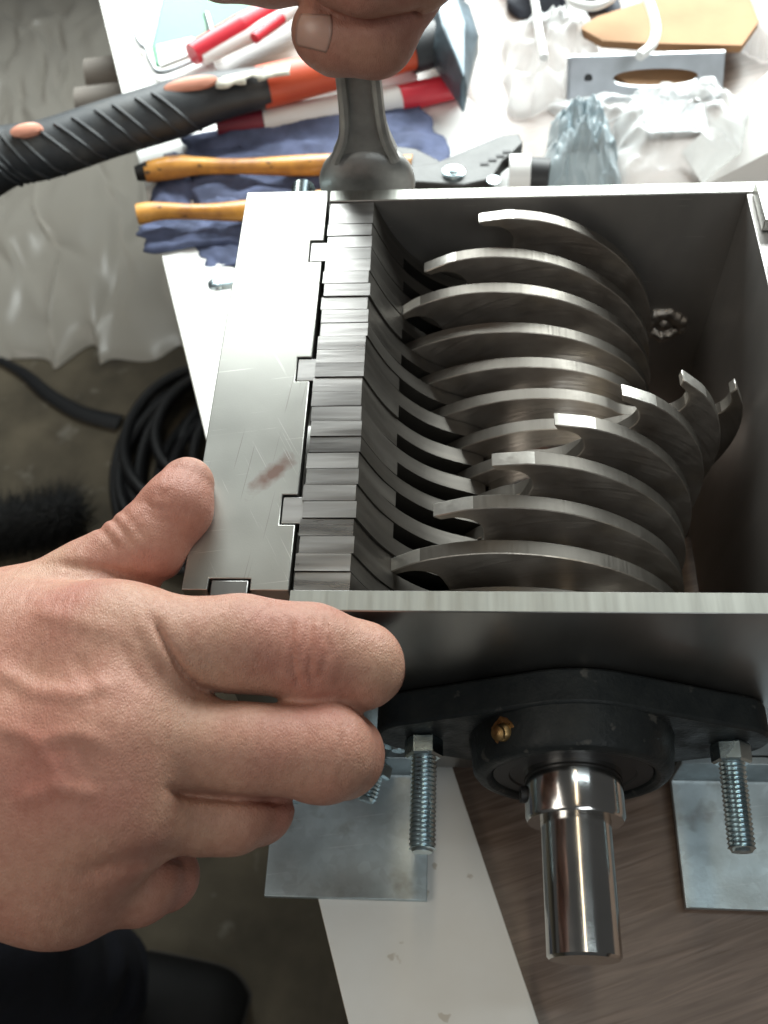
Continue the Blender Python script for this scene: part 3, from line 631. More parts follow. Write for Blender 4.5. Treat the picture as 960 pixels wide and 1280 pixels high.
for a, f in zip(K, (idx, mid, rng, pin)):
    caps.append((a[0], f[0][0], a[1]*0.86, f[0][1], 5)); caps += chain(f, 2.2)
for (u, v, z, r) in ((150, 778, 20, 22), (135, 900, 24, 22), (105, 1000, 18, 22), (65, 1075, 8, 22)):   # knuckle heads and tendons
    a = J(u, v, z-6, r); b = J(u-200, v+(930-v)*0.5, z-4, r*0.5)
    caps.append((a[0], b[0], a[1], b[1], 7))
for p in ([(95, 870), (40, 880), (-20, 850)], [(150, 960), (60, 968), (-30, 985)], [(160, 1075), (130, 1050), (60, 1040)]):
    q = [at(u, v, 26) for u, v in p]
def unit(a, b): d = np.array(b)-np.array(a); return d/np.linalg.norm(d)
gr = []
def dors(j, up=0.8):                         # a point on the side of a joint that faces the camera
    p, r = j; d = CC-p; d = d/np.linalg.norm(d); return p+d*r*up
dI = unit(idx[1][0], idx[2][0]); dM = unit(mid[1][0], mid[2][0]); dT = unit(thb[1][0], thb[2][0])
LN = [([(366, 766), (363, 802), (368, 841), (377, 863)], 3.4, 1.05, -20), ([(389, 762), (385, 802), (388, 841), (392, 860)], 3.4, 1.0, -20),
      ([(405, 770), (411, 813), (394, 860)], 3.2, 0.85, -20), ([(346, 772), (343, 813), (349, 847)], 4, 0.4, -20), ([(424, 785), (430, 820), (422, 862)], 4, 0.3, -20),
      ([(376, 772), (374, 810), (378, 850)], 4.5, -0.35, -20), ([(398, 772), (398, 810), (398, 850)], 4.5, -0.35, -20),
      ([(190, 768), (199, 790), (208, 807), (225, 836), (247, 858), (281, 869), (337, 873), (360, 874)], 5.0, 2.2, -20),
      ([(169, 785), (186, 824), (208, 852)], 5, 0.5, -5), ([(150, 800), (165, 838), (190, 865)], 6, 0.35, -5),
      ([(205, 984), (231, 994), (264, 997), (315, 1001), (370, 1003)], 5.0, 2.4, -30),
      ([(90, 1095), (150, 1078), (200, 1069), (245, 1062)], 12.0, 1.3, -40),
      ([(434, 893), (428, 940), (427, 988)], 4, 0.55, -20), ([(412, 898), (405, 940), (408, 985)], 4, 0.45, -20), ([(390, 905), (386, 940), (390, 985)], 5, 0.3, -20),
      ([(118, 652), (133, 668), (150, 690)], 3.5, 0.8, -20), ([(136, 645), (152, 662), (166, 684)], 3.5, 0.9, -20), ([(150, 636), (166, 654), (180, 672)], 3.5, 0.6, -20),
      ([(176, 622), (190, 634), (212, 640)], 4.0, 0.5, -20), ([(184, 640), (200, 650), (220, 652)], 4.5, 0.35, -20),
      ([(224, 573), (209, 594), (197, 621)], 2.6, 0.45, -20), ([(195, 622), (206, 619), (216, 608)], 2.6, 0.4, -20), ([(212, 584), (204, 602), (202, 612)], 5, -0.25, -20),
      ([(60, 705), (130, 712), (190, 726), (235, 730)], 6, 1.2, -20),
      ([(-10, 830), (40, 862), (95, 868), (150, 850)], 11, -0.8, 0), ([(-10, 905), (50, 925), (95, 915), (140, 935)], 10, -0.7, 0), ([(20, 1000), (70, 985), (120, 992)], 10, -0.7, -10), ([(40, 925), (65, 955), (70, 985)], 10, -0.6, -10),
      ([(40, 760), (90, 775), (150, 790)], 12, -0.5, 0), ([(95, 820), (110, 850), (120, 880)], 8, 0.4, 0), ([(100, 930), (110, 960), (118, 985)], 8, 0.5, 0)]
RED = [(dors(idx[2], 1.0), 10, 0.7), (idx[4][0], 12, 0.6), (mid[3][0], 12, 0.6), (thb[3][0], 15, 0.85), (thb[2][0], 9, 0.4), (rng[2][0], 14, 0.7), (pin[2][0], 20, 0.5), (K[0][0], 13, 0.35), (K[2][0], 18, 0.55), (dors(K[1], 1.0), 12, 0.4), (at(-10, 950, 25), 30, 0.5)]
V, F = sdf_mesh('h', caps, (-215, -135, -75), (32, 60, 55), 0.85, (), LN)
rh, _ = hand_object('right_hand', V, F, person, PB)

# left hand: thumb across the spanner, index finger above it
def JY(u, v, Y, rpx):
    p = atY(u, v, Y); dep = float((p-CC)@CR[2]); return p, rpx*dep/CF
lth = [JY(560, -120, 178, 56), JY(505, -20, 168, 50), JY(468, 42, 160, 51), JY(418, 44, 160, 46), JY(404, 40, 160, 40)]
lix = [JY(560, -120, 190, 60), JY(470, -70, 180, 60), JY(340, -44, 174, 48), JY(275, -42, 176, 40), JY(255, -42, 178, 34)]
lmd = [JY(580, -90, 186, 60), JY(520, -42, 160, 54), JY(455, -24, 152, 46), JY(425, -28, 156, 40)]
lpl = [JY(620, -190, 215, 110), JY(700, -420, 240, 130), JY(760, -900, 300, 150)]
caps = chain(lpl, 14)+[(lpl[0][0], lth[0][0], 26, lth[0][1], 12), (lpl[0][0], lix[0][0], 26, lix[0][1], 12), (lpl[0][0], lmd[0][0], 26, lmd[0][1], 12)]
caps += chain(lth, 3)+chain(lix, 2)+[c[:4]+(1.2,) for c in chain(lmd, 2)]
LN2 = [([(392, 8), (430, 24), (470, 28), (505, 20), (540, 4)], 5, 1.6, 20), ([(455, 60), (470, 75), (475, 90)], 5, 0.3, 20), ([(418, 22), (424, 45), (420, 72)], 5, 0.35, 20), ([(480, 40), (488, 60), (484, 84)], 5, 0.3, 20)]
RED = [(lth[4][0], 12, 0.9), (lth[2][0], 16, 0.45)]
V2, F2 = sdf_mesh('h', caps, (-75, 125, 35), (150, 330, 300), 1.2, (), LN2)
lh, _ = hand_object('left_hand', V2, F2, person, PB)
from mathutils.bvhtree import BVHTree
def caster(V, F):
    bv = BVHTree.FromPolygons([Vector(v) for v in V], F.tolist())
    def f(u, v):
        r = bv.ray_cast(Vector(CC), Vector(ray(u, v)).normalized()); return (r[0], r[1]) if r[0] is not None else None
    return f
def nail_on(cast, tip, base, w_tip, w_base, parent, n=12):
    """nail plate lying on the finger: tip and base given as pixels, widths in pixels"""
    tip = np.array(tip, float); base = np.array(base, float); d = base-tip; sd = np.array([-d[1], d[0]])/np.linalg.norm(d)
    idx_ = {}; vs = []; fs = []
    for i in range(n+1):
        for j in range(n+1):
            a = i/n; b = j/n*2-1
            w = (w_tip+(w_base-w_tip)*a)*0.5; ll = d*(a+0.10*(1-b*b)*(a-0.5)*2)
            p = tip+ll+sd*(b*w); h = cast(*p)
            if h is None: continue
            nn = h[1] if h[1].dot(Vector(CC)-h[0]) > 0 else -h[1]
            idx_[i, j] = len(vs); vs.append(h[0]+nn*(0.24-0.22*abs(b)**3-0.2*a*a))
    for i in range(n):
        for j in range(n):
            k = [(i, j), (i+1, j), (i+1, j+1), (i, j+1)]
            if all(q in idx_ for q in k): fs.append(tuple(idx_[q] for q in k))
    o = MB().add(vs, fs).build('nail', M_nail, parent, origin=tuple(PB)); m_ = o.modifiers.new('solid', 'SOLIDIFY'); m_.thickness = 0.3*S; m_.offset = 0; return o
c_r = caster(V, F); c_l = caster(V2, F2)
nail_on(c_l, (374, 37), (411, 42), 40, 49, lh)
hair = MB()
for k in range(150):
    reg = random.choice(((255, 340, 765, 850), (255, 340, 765, 850), (270, 370, 905, 985), (20, 180, 780, 1020), (60, 150, 840, 960)))
    u = random.uniform(reg[0], reg[1]); v = random.uniform(reg[2], reg[3]); a = random.uniform(0.1, 1.0); l = random.uniform(8, 20); pts = []
    for q in range(5):
        h = c_r(u+l*q/4*math.cos(a), v+l*q/4*math.sin(a)+2*(q/4)**2)
        if h is None: break
        pts.append(h[0]+h[1]*(0.1+0.25*q/4))
    if len(pts) == 5: hair.tube(pts, [0.085, 0.085, 0.075, 0.06, 0.03], 4)
o = hair.build('hair', M_hair, rh, origin=tuple(PB)); o['kind'] = 'stuff'

def sleeve(pts, r0, r1):
    P = spline(pts, 6); n = len(P)
    mb = MB().tube(P, [r0+(r1-r0)*i/(n-1)+2.0*math.sin(i*1.3) for i in range(n)], 28, cap=False)
    mb.v = [tuple(Vector(p)+Vector((1, 1, 1))*3.0*noise.noise(Vector(p)*0.03)) for p in mb.v]
    o = mb.build('sleeve', M_trouser, person, sharp=None); m_ = o.modifiers.new('solid', 'SOLIDIFY'); m_.thickness = 2*S; return o
wq = W[1][0]*0.5+W[2][0]*0.5
sleeve([tuple(wq+np.array([-50, 0, 0])), tuple(wq+np.array([-140, 5, 10])), tuple(wq+np.array([-290, 60, 60])), tuple(wq+np.array([-420, 170, 200]))], 40, 62)
lq = lpl[1][0]; ld = (lpl[1][0]-lpl[0][0]); ld /= np.linalg.norm(ld)
sleeve([tuple(lq-ld*10), tuple(lq+ld*90), tuple(lq+ld*200+np.array([-60, 0, 40])), tuple(lq+ld*260+np.array([-260, 20, 120]))], 42, 60)

# leg and shoe on the floor, seen past the hand
leg0 = at(105, 1235, -840); 
lg = MB(); pts = [leg0+np.array([0, 0, -20.]), leg0+np.array([-2, 0, 60.]), leg0+np.array([-8, -4, 160.]), leg0+np.array([-14, -10, 330.]), leg0+np.array([-30, -60, 520.])]
lg.tube(spline(pts, 6), [66+3*math.sin(i*1.7)+i*0.6 for i in range(25)], 40, up=(0, 1, 0))
lg.v = [tuple(Vector(p)+Vector((1, -0.6, 0.2))*(7*noise.noise(Vector(p)*0.018)+3*noise.noise(Vector(p)*0.05))) for p in lg.v]
lg.build('trouser_leg', M_trouser, person, sharp=None)
sh = MB(); sp = [leg0+np.array([-60, 0, -30.]), leg0+np.array([10, -2, -22.]), leg0+np.array([70, -8, -28.]), leg0+np.array([125, -16, -38.]), leg0+np.array([158, -22, -44.])]
sh.tube(spline(sp, 5), [40+0*i if i < 8 else 46-max(0, i-14)**2*0.55 for i in range(21)], 24, flat=0.75)
so = sh.build('shoe', M_shoe, person, sharp=None)
c = leg0
MB().tube(spline([tuple(p+np.array([0, 0, -16.])) for p in sp], 5), [43 if i < 8 else 49-max(0, i-14)**2*0.58 for i in range(21)], 24, flat=0.18).build('sole', M_sole, so)

# ------------------------------------------------------------------ tools and clutter behind the box
def P3(pts, Z): return [tuple(at(u, v, Z)) for u, v in pts]
def P2(pts, Z): return [tuple(at(u, v, Z)[:2]) for u, v in pts]

# hammer
hm_base = at(330, 100, ZT)
hm = thing('hammer', hm_base, 'claw hammer with black ribbed grip and orange handle lying over the table edge', 'hammer')
path = spline(P3([(-25, 205), (10, 195), (60, 186), (130, 163), (200, 142), (265, 122), (335, 108)], -118), 10)
n = len(path); rad = []
for i in range(n):
    t = i/(n-1); base = 19.5-1.5*math.sin(t*math.pi*1.0)+(3.5*max(0, 0.18-t)/0.18)-6.5*max(0, t-0.72)/0.28
    rad.append(base)
MB().tube(path, rad, 28, flat=0.85).build('grip', M_grip, hm, sharp=60)
for k in range(12):
    i = int(6+k*3.4)
    if i >= n-6: break
    p = Vector(path[i]); t = (Vector(path[i+1])-Vector(path[i-1])).normalized(); a = t.cross(Vector((0, 0, 1))).normalized(); upv = a.cross(t)
    arc = []
    for q in range(13):
        th = math.radians(-30+q*9.5); r = rad[i]*1.0
        arc.append(p+a*(r*math.cos(th))+upv*(r*0.85*math.sin(th))-t*(q*1.7-9))
    MB().tube(arc, 1.3, 6).build('grip_rib', M_grip, hm)
def inlay(u, v, L_, W_, name, mt, dz, rotu):
    c = Vector(at(u, v, dz)); d = (Vector(at(*rotu, dz))-c).normalized(); s_ = d.cross(Vector((0, 0, 1))); up = Vector((0, -0.45, 0.89)); s_ = d.cross(up).normalized()
    mb = MB(); vs = [c+up*1.2]; m_ = 20
    for rr, h in ((0.6, 1.0), (1.0, 0.0), (1.0, -3)):
        for k in range(m_): a = 2*math.pi*k/m_; vs.append(c+d*(L_*rr*math.cos(a))+s_*(W_*rr*math.sin(a))+up*h)
    fs = [(0, 1+k, 1+(k+1) % m_) for k in range(m_)]+[(1+j*m_+k, 1+(j+1)*m_+k, 1+(j+1)*m_+(k+1) % m_, 1+j*m_+(k+1) % m_) for j in range(2) for k in range(m_)]
    return mb.add(vs, fs).build(name, mt, hm, sharp=60)
inlay(238, 104, 16, 4.2, 'grip_inlay', M_salmon, -102, (300, 92))
inlay(32, 162, 9, 4.0, 'grip_inlay', M_salmon, -100, (90, 150))
hp = P3([(325, 110), (400, 92), (470, 76), (545, 55)], -119)
MB().tube(spline(hp, 4), [14.5, 14.6, 14.4, 14, 13.5, 13, 12.8, 12.6, 12.6, 12.6, 12.6, 13, 13], 24, flat=0.8).build('handle', M_orange, hm)
lab = MB(); lp = P3([(270, 103), (300, 97), (330, 92), (362, 86)], -104)
vs = []; fs = []
for i, p in enumerate(spline(lp, 4)):
    for j in range(5):
        w = (j/4-0.5)*13+random.uniform(-1.2, 1.2); vs.append((p[0]-0.25*w*0.3, p[1]+w*0.8, p[2]+1.0-0.035*w*w+0.02*w))
for i in range(12):
    for j in range(4):
        if (i, j) in ((0, 3), (5, 0), (6, 0), (7, 3)): continue
        fs.append((i*5+j, i*5+j+1, (i+1)*5+j+1, (i+1)*5+j))
o = lab.add(vs, fs).build('worn_label', M_label, hm); m_ = o.modifiers.new('solid', 'SOLIDIFY'); m_.thickness = 0.4*S
# hammer head: block with eye, tapering wedge peen
hc = Vector(at(562, 40, -118)); ax1 = (Vector(at(592, 135, -118))-Vector(at(560, 0, -118))).normalized(); ax2 = ax1.cross(Vector((0, 0, 1))).normalized()
hb_ = MB(); secs = [(-48, 12, 12), (-30, 14, 14), (-26, 11, 11), (-16, 15, 15), (16, 16, 16), (24, 13, 15), (50, 5, 14), (62, 1.8, 12)]
vs = []
for t, w, h in secs:
    c = hc+ax1*t+Vector((0, 0, -0.03*max(0, t)))
    for a in range(8):
        th = math.pi/8+a*math.pi/4; vs.append(c+ax2*(w*1.08*math.cos(th))+Vector((0, 0, 1))*(h*1.08*math.sin(th)))
fs = [(i*8+k, i*8+(k+1) % 8, (i+1)*8+(k+1) % 8, (i+1)*8+k) for i in range(len(secs)-1) for k in range(8)]+[tuple(range(8)), tuple(range(8*(len(secs)-1), 8*len(secs)))]
hb_.add(vs, fs).build('hammer_head', M_hammer, hm, bevel=1.0, sharp=25)
MB().tube(P3([(512, 63), (548, 53)], -119), [15.5, 15.5], 20, flat=0.85).build('handle_collar', M_grip, hm)

# pliers
pl_base = at(420, 215, ZT+4)
pl = thing('pliers', pl_base, 'slip joint pliers with worn orange handles lying on the blue rag', 'pliers')
ZP = ZT+15
up_ = spline(P3([(182, 215), (230, 208), (300, 208), (380, 207), (450, 203), (515, 205)], ZP), 5)
MB().tube(up_, [6.2+1.0*math.sin(i*0.5) + (0.8 if i < 6 else 0) for i in range(26)], 16, flat=0.75).build('handle', M_wood_handle, pl)
lo_ = spline(P3([(172, 268), (200, 264), (260, 265), (320, 262), (420, 245), (520, 222)], ZP), 5)
MB().tube(lo_, [6.0+0.9*math.sin(i*0.45+1) for i in range(26)], 16, flat=0.75).build('handle', M_wood_handle, pl)
MB().tube(P3([(170, 217), (186, 214)], ZP), [4.2, 5.8], 14).build('handle_tip', M_rubber, pl)
jaw1 = [(500, 235), (505, 218), (545, 212), (590, 193), (625, 178), (648, 176), (653, 187), (640, 200), (628, 210), (615, 232), (580, 240)]
jaw2 = [(470, 196), (490, 186), (520, 190), (548, 204), (560, 216), (548, 232), (520, 228), (500, 214)]
MB().prism(P2(jaw1, ZP), 'z', ZP-4, ZP+5).build('jaw', M_jaw, pl, bevel=0.8)
MB().prism(P2(jaw2, ZP), 'z', ZP-6, ZP+2.5).build('jaw', M_jaw, pl, bevel=0.8)
rv = at(567, 217, ZP+5); MB().lathe([(0, 6.5), (1.6, 6.4), (2.2, 5.2), (2.3, 3.6), (3.4, 3.2), (3.8, 2)], tuple(rv), (0, 0, 1), 24).build('rivet', M_zinc, pl)
for u, v in ((606, 205), (616, 200), (626, 195), (634, 190)):
    c_ = at(u, v, ZP+5); MB().box(c_[0]-2.6, c_[0]+2.2, c_[1]-1.0, c_[1]+1.0, ZP+4.8, ZP+5.6).build('jaw_tooth', M_rubber, pl)
c_ = at(617, 226, ZP+5); MB().lathe([(0, 3.8), (0.8, 3.6), (0.9, 2.2), (0.2, 2.0)], tuple(c_), (0, 0, 1), 16).build('pin', M_zinc, pl)

# blue rag: a folded cloth, three lapped layers in one mesh
rag = MB()
def layer(quad, z, amp, seed, nx=46, ny=22):
    A, B, C_, D_ = [at(u, v, z) for u, v in quad]; vs = []
    for j in range(ny+1):
        for i in range(nx+1):
            s, t = i/nx, j/ny; p = (A*(1-s)+B*s)*(1-t)+(D_*(1-s)+C_*s)*t
            f = noise.noise(Vector((s*3.2+seed, t*5+seed, seed)))*1.0+0.5*noise.noise(Vector((s*9, t*14, seed*2)))+0.25*noise.noise(Vector((s*22+seed, t*30, seed)))
            e = noise.noise(Vector((s*5, t*6, seed+9)))*5; ed = 1-min(1, min(s, 1-s, t, 1-t)*9)
            vs.append((p[0]+e*ed, p[1]+e*0.8*ed, p[2]+amp*(f+0.55)*(1-0.75*ed)))
    rag.add(vs, [(j*(nx+1)+i, j*(nx+1)+i+1, (j+1)*(nx+1)+i+1, (j+1)*(nx+1)+i) for j in range(ny) for i in range(nx)])
layer([(228, 172), (528, 122), (582, 240), (245, 262)], ZT+6, 6, 1.3)
layer([(205, 196), (300, 186), (320, 300), (178, 296)], ZT+3.5, 4, 4.1, 30, 24)
layer([(172, 285), (430, 260), (420, 300), (182, 313)], ZT+5, 4, 7.7, 40, 10)
layer([(235, 300), (420, 270), (420, 330), (262, 338)], ZT+2.5, 3, 2.9, 36, 12)
o = solo('rag', rag, M_cloth, at(360, 220, ZT), 'crumpled folded blue cotton rag under the pliers behind the box', 'rag', sharp=None)
m_ = o.modifiers.new('solid', 'SOLIDIFY'); m_.thickness = 1.2*S

# markers and craft knife
def rod(root, a, b, Z, r0, r1, name, mt, seg=16):
    MB().tube([tuple(at(*a, Z)), tuple(at(*b, Z))], [r0, r1], seg).build(name, mt, root)
mk = thing('marker', at(430, 130, ZT), 'white marker pen with bright red cap lying beside the rag', 'marker pen')
rod(mk, (330, 151), (505, 123), ZT+9, 8.0, 8.2, 'barrel', M_wplastic); rod(mk, (500, 124), (578, 105), ZT+9, 8.8, 7.6, 'cap', M_red); rod(mk, (272, 158), (330, 151), ZT+9, 7.0, 8.0, 'end_plug', M_darkred)
mk2 = thing('white_tube', at(390, 120, ZT), 'plain white plastic tube lying between hammer handle and red capped marker', 'tube')
rod(mk2, (300, 143), (430, 108), ZT+7, 6.2, 6.2, 'barrel', M_wplastic); rod(mk2, (430, 108), (520, 92), ZT+7, 6.0, 5.0, 'cap', M_wplastic)
kn = thing('craft_knife', at(300, 45, ZT), 'red and white plastic knife handle lying on a clear green case', 'knife')
rod(kn, (240, 68), (300, 35), ZT+16, 7.0, 8.5, 'grip', M_red); rod(kn, (300, 35), (385, -14), ZT+16, 8.5, 6.0, 'grip', M_red)
rod(kn, (252, 74), (330, 34), ZT+13, 4.5, 6.2, 'insert', M_wplastic); rod(kn, (318, 48), (352, 22), ZT+15, 3.6, 4.0, 'thumb_slide', M_red); rod(kn, (330, 34), (395, -8), ZT+13, 6, 4.2, 'insert', M_wplastic)

gc = thing('clear_case', at(235, 50, ZT), 'clear green plastic case with bent wire handle near the table edge', 'case')
MB().prism(P2([(196, 86), (190, 60), (205, -8), (330, -12), (305, 35), (262, 60)], ZT+3), 'z', ZT+0.6, ZT+5).build('tray', M_green, gc, bevel=1)
MB().prism(P2([(200, 82), (196, 56), (240, 46), (262, 58)], ZT+6), 'z', ZT+5.3, ZT+6.0).build('paper_insert', M_paper, gc)
MB().tube(spline(P3([(166, 38), (176, 56), (183, 62), (190, 80), (201, 91), (235, 79), (268, 62)], ZT+8), 5), 1.6, 8).build('wire_handle', M_galv, gc)
MB().tube(spline(P3([(258, 18), (262, 32), (266, 46)], ZT+10), 5), 2.2, 8).build('wire_clip', M_galv, gc)

# papers
def sheet(name, pts, Z, mt, label, cat, th=0.5, group=None):
    c_ = at(sum(p[0] for p in pts)/len(pts), sum(p[1] for p in pts)/len(pts), Z)
    return solo(name, MB().prism(P2(pts, Z), 'z', Z, Z+th), mt, c_, label, cat, group)
sheet('paper_sheet', [(455, 128), (570, 105), (700, 250), (590, 262)], ZT+0.6, M_paper, 'white paper sheet lying under the red capped marker', 'paper', 0.4)
sheet('cardboard', [(724, 44), (745, 30), (800, 12), (925, -18), (946, 36), (925, 66), (800, 63), (752, 60)], ZT+16, M_card, 'brown corrugated cardboard piece lying behind the slotted bracket', 'cardboard', 5, 'cardboard pieces by the bracket')
sheet('cardboard', [(752, 84), (890, 84), (902, 127), (806, 127)], ZT+0.8, M_card, 'brown cardboard scrap seen through and under the slotted bracket', 'cardboard', 2.5, 'cardboard pieces by the bracket')

# crumpled polythene: domes with creases
def crumple(quad, Z, H, seed, nx=40, ny=30, fr=5.0, jit=0.10):
    A, B, C_, D_ = [at(u, v, Z) for u, v in quad]; vs = []
    for j in range(ny+1):
        for i in range(nx+1):
            s, t = i/nx, j/ny; p = (A*(1-s)+B*s)*(1-t)+(D_*(1-s)+C_*s)*t
            q = Vector((s*fr+seed, t*fr*0.8, seed)); f = 0.0
            qx, qy = s*fr, t*fr*0.85; wob = 0.35*noise.noise(q)
            for kk in range(6):
                an = seed*1.7+kk*1.11; w = (qx*math.cos(an)+qy*math.sin(an))*(0.45+0.33*kk)+wob*(1+0.3*kk)+kk*0.37
                f += abs((w % 1.0)*2-1)/(1+0.55*kk)
            f /= 2.6
            dome = (math.sin(math.pi*min(1, max(0, s)))*math.sin(math.pi*t))**0.6 if 0 < s < 1 and 0 < t < 1 else 0
            jx = noise.noise(q*1.3+Vector((7, 0, 0)))*jit*np.linalg.norm(B-A); jy = noise.noise(q*1.3+Vector((0, 9, 0)))*jit*np.linalg.norm(D_-A)
            vs.append((p[0]+jx, p[1]+jy, p[2]+H*dome*(0.45+0.30*noise.noise(q*0.8)+0.62*f)))
    mb = MB(); mb.add(vs, [(j*(nx+1)+i, j*(nx+1)+i+1, (j+1)*(nx+1)+i+1, (j+1)*(nx+1)+i) for j in range(ny) for i in range(nx)]); return mb
solo('plastic_bag', crumple([(765, 150), (900, 120), (985, 235), (765, 245)], ZT+1, 46, 3.3), M_bag, at(860, 200, ZT), 'crumpled clear plastic bag against the back wall right of the blue grey pouch', 'plastic bag', 'plastic bags on the bench', sharp=70)
solo('plastic_bag', crumple([(690, 124), (850, 128), (905, 160), (700, 190)], ZT+1, 20, 8.1), M_bag, at(790, 140, ZT), 'flat crumpled clear plastic bag directly in front of the slotted bracket', 'plastic bag', 'plastic bags on the bench', sharp=70)
solo('plastic_bag', crumple([(625, 40), (735, 20), (760, 110), (640, 150)], ZT+1, 34, 5.2), M_bag, at(690, 80, ZT), 'milky crumpled plastic bag under the white cord beside the hammer head', 'plastic bag', 'plastic bags on the bench', sharp=70)
wp = MB(); q = [at(852, 190, ZT+6), at(968, 82, ZT+50), at(1040, 150, ZT+50), at(1000, 240, ZT+6), at(880, 232, ZT+4)]
wp.add([tuple(p) for p in q]+[tuple(p-np.array([0, 0, 1.])) for p in q], [(0, 1, 2, 3, 4), (9, 8, 7, 6, 5)]+[(i, 5+i, 5+(i+1) % 5, (i+1) % 5) for i in range(5)])
solo('paper_board', wp, M_paper, at(930, 180, ZT), 'white sheet leaning at the right behind the box', 'sheet')

# blue grey pouch with upright folds
solo('plastic_pouch', crumple([(690, 150), (752, 146), (782, 248), (676, 248)], ZT+2, 36, 6.4, 40, 36, 7.0, jit=0.08), M_pouch, at(728, 200, ZT), 'blue grey crumpled plastic pouch between the socket and the big clear bag', 'pouch', sharp=60)

# socket
sk = thing('socket', at(660, 215, ZT), 'short socket with white body and dark end beside the plier jaws', 'socket')
a = at(636, 220, ZT+14); b_ = at(662, 220, ZT+14); c_ = at(686, 222, ZT+14)
MB().tube([tuple(a), tuple(b_)], 12, 24).build('body', M_wplastic, sk); MB().tube([tuple(b_), tuple(c_)], 10.5, 24).build('dark_end', M_rubber, sk)

# slotted bracket: a bent channel
bk = thing('bracket', at(800, 110, ZT), 'galvanised channel bracket with long oval slot behind the plastic bag', 'bracket')
xa, xb = at(712, 118, ZT+6)[0], at(905, 124, ZT+6)[0]; yb = at(800, 122, ZT+6)[1]
def slot_plate(mb, x0, x1, z0, z1, y, th, sx0, sx1, sc, sh_, lean):
    nseg = 32; inner = []; outer = []
    cx, hw = (sx0+sx1)/2, (sx1-sx0)/2
    for k in range(nseg):
        a_ = 2*math.pi*k/nseg; c1, s1 = math.cos(a_), math.sin(a_)
        inner.append((cx+hw*c1, sc+sh_*math.copysign(abs(s1)**0.8, s1)))
        mx_ = max(abs(c1), abs(s1)); X_ = (x0+x1)/2+(x1-x0)/2*c1/mx_; Z_ = (z0+z1)/2+(z1-z0)/2*s1/mx_; outer.append((X_, Z_))
    def Q(p, t): return (p[0], y+t+lean*(p[1]-z0), p[1])
    vs = [Q(p, 0) for p in inner]+[Q(p, 0) for p in outer]+[Q(p, th) for p in inner]+[Q(p, th) for p in outer]; m_ = nseg; fs = []
    for k in range(m_):
        l = (k+1) % m_
        fs += [(k, l, m_+l, m_+k), (2*m_+k, 3*m_+k, 3*m_+l, 2*m_+l), (k, 2*m_+k, 2*m_+l, l), (m_+k, m_+l, 3*m_+l, 3*m_+k)]
    mb.add(vs, fs)
fp = MB(); slot_plate(fp, xa, xb, ZT+3, ZT+23, yb, 2.2, xa+26, xa+78, ZT+13, 4.0, 0.9)
fp.build('face', M_galv, bk, sharp=40)
MB().prism([(yb-26, ZT+2), (yb-1, ZT+5), (yb+17.5, ZT+23), (yb+19.5, ZT+23), (yb+3, ZT+4), (yb+2, ZT+0.5), (yb-26, ZT+0.5)], 'x', xa-2.2, xa-0.1).build('end_flange', M_galv, bk)
MB().box(xa+45, xb-12, yb-30, yb-3, ZT+1, ZT+3).build('bottom_flange', M_galv, bk)
for u, v in ((735, 95), (890, 96)):
    c_ = atY(u, v, yb+12); MB().lathe([(0, 2.6), (0.5, 2.6), (0.6, 1.6)], tuple(c_+np.array([0, -2.2, 0])), (0, -1, 0.5), 12).build('screw_hole', M_rubber, bk)

# white cord
cd = MB()
cd.tube(spline(P3([(664, -20), (670, 10), (673, 35), (680, 72)], ZT+40), 5), 2.6, 8)
cd.tube(spline(P3([(705, -12), (718, 3), (742, 8), (764, -2), (770, -14)], ZT+36), 5), 2.8, 8)
cd.tube(spline(P3([(800, -15), (812, 4), (820, 34), (815, 56), (799, 70)], ZT+44), 5), 3.0, 8)
solo('cord', cd, M_wplastic, at(740, 10, ZT), 'thin white cord looping over the bags and the cardboard', 'cord')
solo('dark_pouch', crumple([(610, -60), (800, -70), (770, 14), (640, 22)], ZT+1, 40, 12.0), M_darkstuff, at(690, -20, ZT), 'dark blue pouch at the far end of the table', 'pouch', sharp=60)
solo('plastic_bag', crumple([(905, -50), (1010, -50), (1010, 90), (925, 70)], ZT+1, 40, 15.5), M_bag, at(955, 20, ZT), 'shiny crumpled plastic bag beyond the cardboard at far right', 'plastic bag', 'plastic bags on the bench', sharp=60)
sp_ = MB().tube(spline(P3([(262, 361), (272, 355), (290, 352), (330, 345)], ZT+4), 5), [1.0, 3, 4.5, 5.2, 5.5, 5.5, 5.5, 5.5, 5.5, 5.5, 5.5, 5.5, 5.5, 5.5, 5.5, 5], 12, flat=0.3)
solo('metal_spatula', sp_, M_zinc, at(285, 352, ZT), 'pointed shiny metal blade poking out from under the box', 'blade')

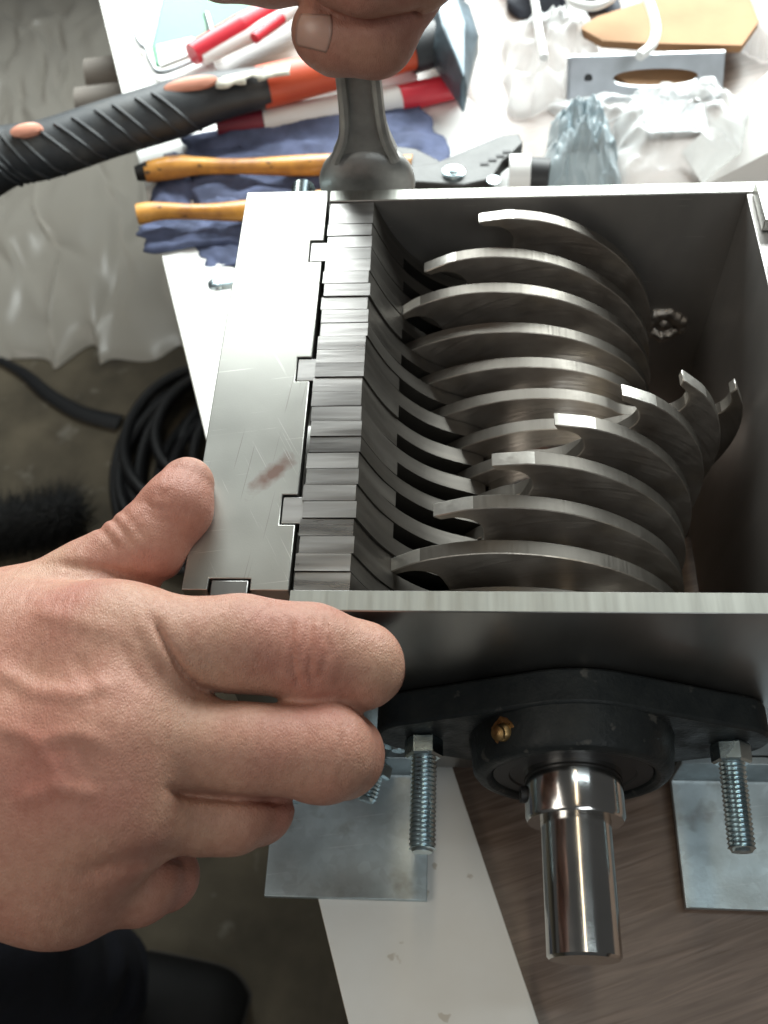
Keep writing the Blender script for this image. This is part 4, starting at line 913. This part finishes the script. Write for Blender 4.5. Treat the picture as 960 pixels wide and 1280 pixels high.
# ------------------------------------------------------------------ things on the floor
ZF = -900
solo('polythene_sheet', crumple([(-160, -90), (250, -70), (250, 440), (-160, 470)], ZF+4, 90, 21.0, 110, 120, 8.0, jit=0.05), M_film, at(100, 200, ZF), 'large crumpled translucent polythene sheet on the floor left of the table', 'plastic sheet', sharp=80)
cc0 = at(275, 575, ZF+8)
cb = thing('cable_coil', cc0, 'coil of thick black cable on the floor under the table', 'cable')
for k, (r_, dx, dy, dz, e) in enumerate(((150, 0, 0, 4, 1.25), (138, 6, -10, 12, 1.2), (122, 10, 6, 6, 1.3), (146, 14, 12, 20, 1.1), (108, 30, -20, 10, 1.35), (96, 44, 4, 16, 1.3), (84, 50, -12, 24, 1.35), (130, 20, -6, 26, 1.22), (118, -14, 22, 34, 1.1), (100, 12, 30, 40, 1.0), (156, 22, -22, 30, 1.0), (74, 20, -30, 34, 1.5))):
    pts = [(cc0[0]+dx+r_*math.cos(a), cc0[1]+dy+r_*e*math.sin(a), cc0[2]+dz+8*math.sin(2*a+k*1.7)+5*math.sin(3*a+k)) for a in np.linspace(0, 2*math.pi, 61)]
    MB().tube(pts, 8.0, 10, cap=False).build('cable_loop', M_cable, cb)
st = MB().tube(spline(P3([(-20, 440), (10, 455), (32, 468), (60, 492), (100, 515), (150, 528)], ZF+8), 6), [5+0.3*i for i in range(31)], 10, flat=0.25)
solo('strap', st, M_cable, at(60, 490, ZF), 'black strap on the floor running from the polythene to the cable coil', 'strap')
br_c = at(40, 648, ZF+30)
br = thing('brush', (br_c[0], br_c[1], ZF), 'black bristle brush head lying on the floor at the left', 'brush')
MB().tube([tuple(br_c+np.array([-130, -40, 0])), tuple(br_c+np.array([60, 8, 0]))], [15, 15], 16, flat=0.6).build('head', M_bristle, br)
bs = MB()
for k in range(3600):
    t = random.random(); p = br_c+np.array([-130+190*t, -40+48*t, random.uniform(-18, 12)])
    a = random.uniform(0, 2*math.pi); l = random.uniform(36, 66); d = np.array([0.6*math.cos(a), math.sin(a), random.uniform(-0.3, 1.1)]); d /= np.linalg.norm(d)
    e = p+d*l; s_ = np.array([-d[1], d[0], 0])*1.3; bs.add([p-s_, p+s_, e, p+np.array([0, 0, 2.])], [(0, 1, 2), (1, 3, 2), (3, 0, 2)])
o = bs.build('bristles', M_bristle, br, sharp=None); o['kind'] = 'stuff'
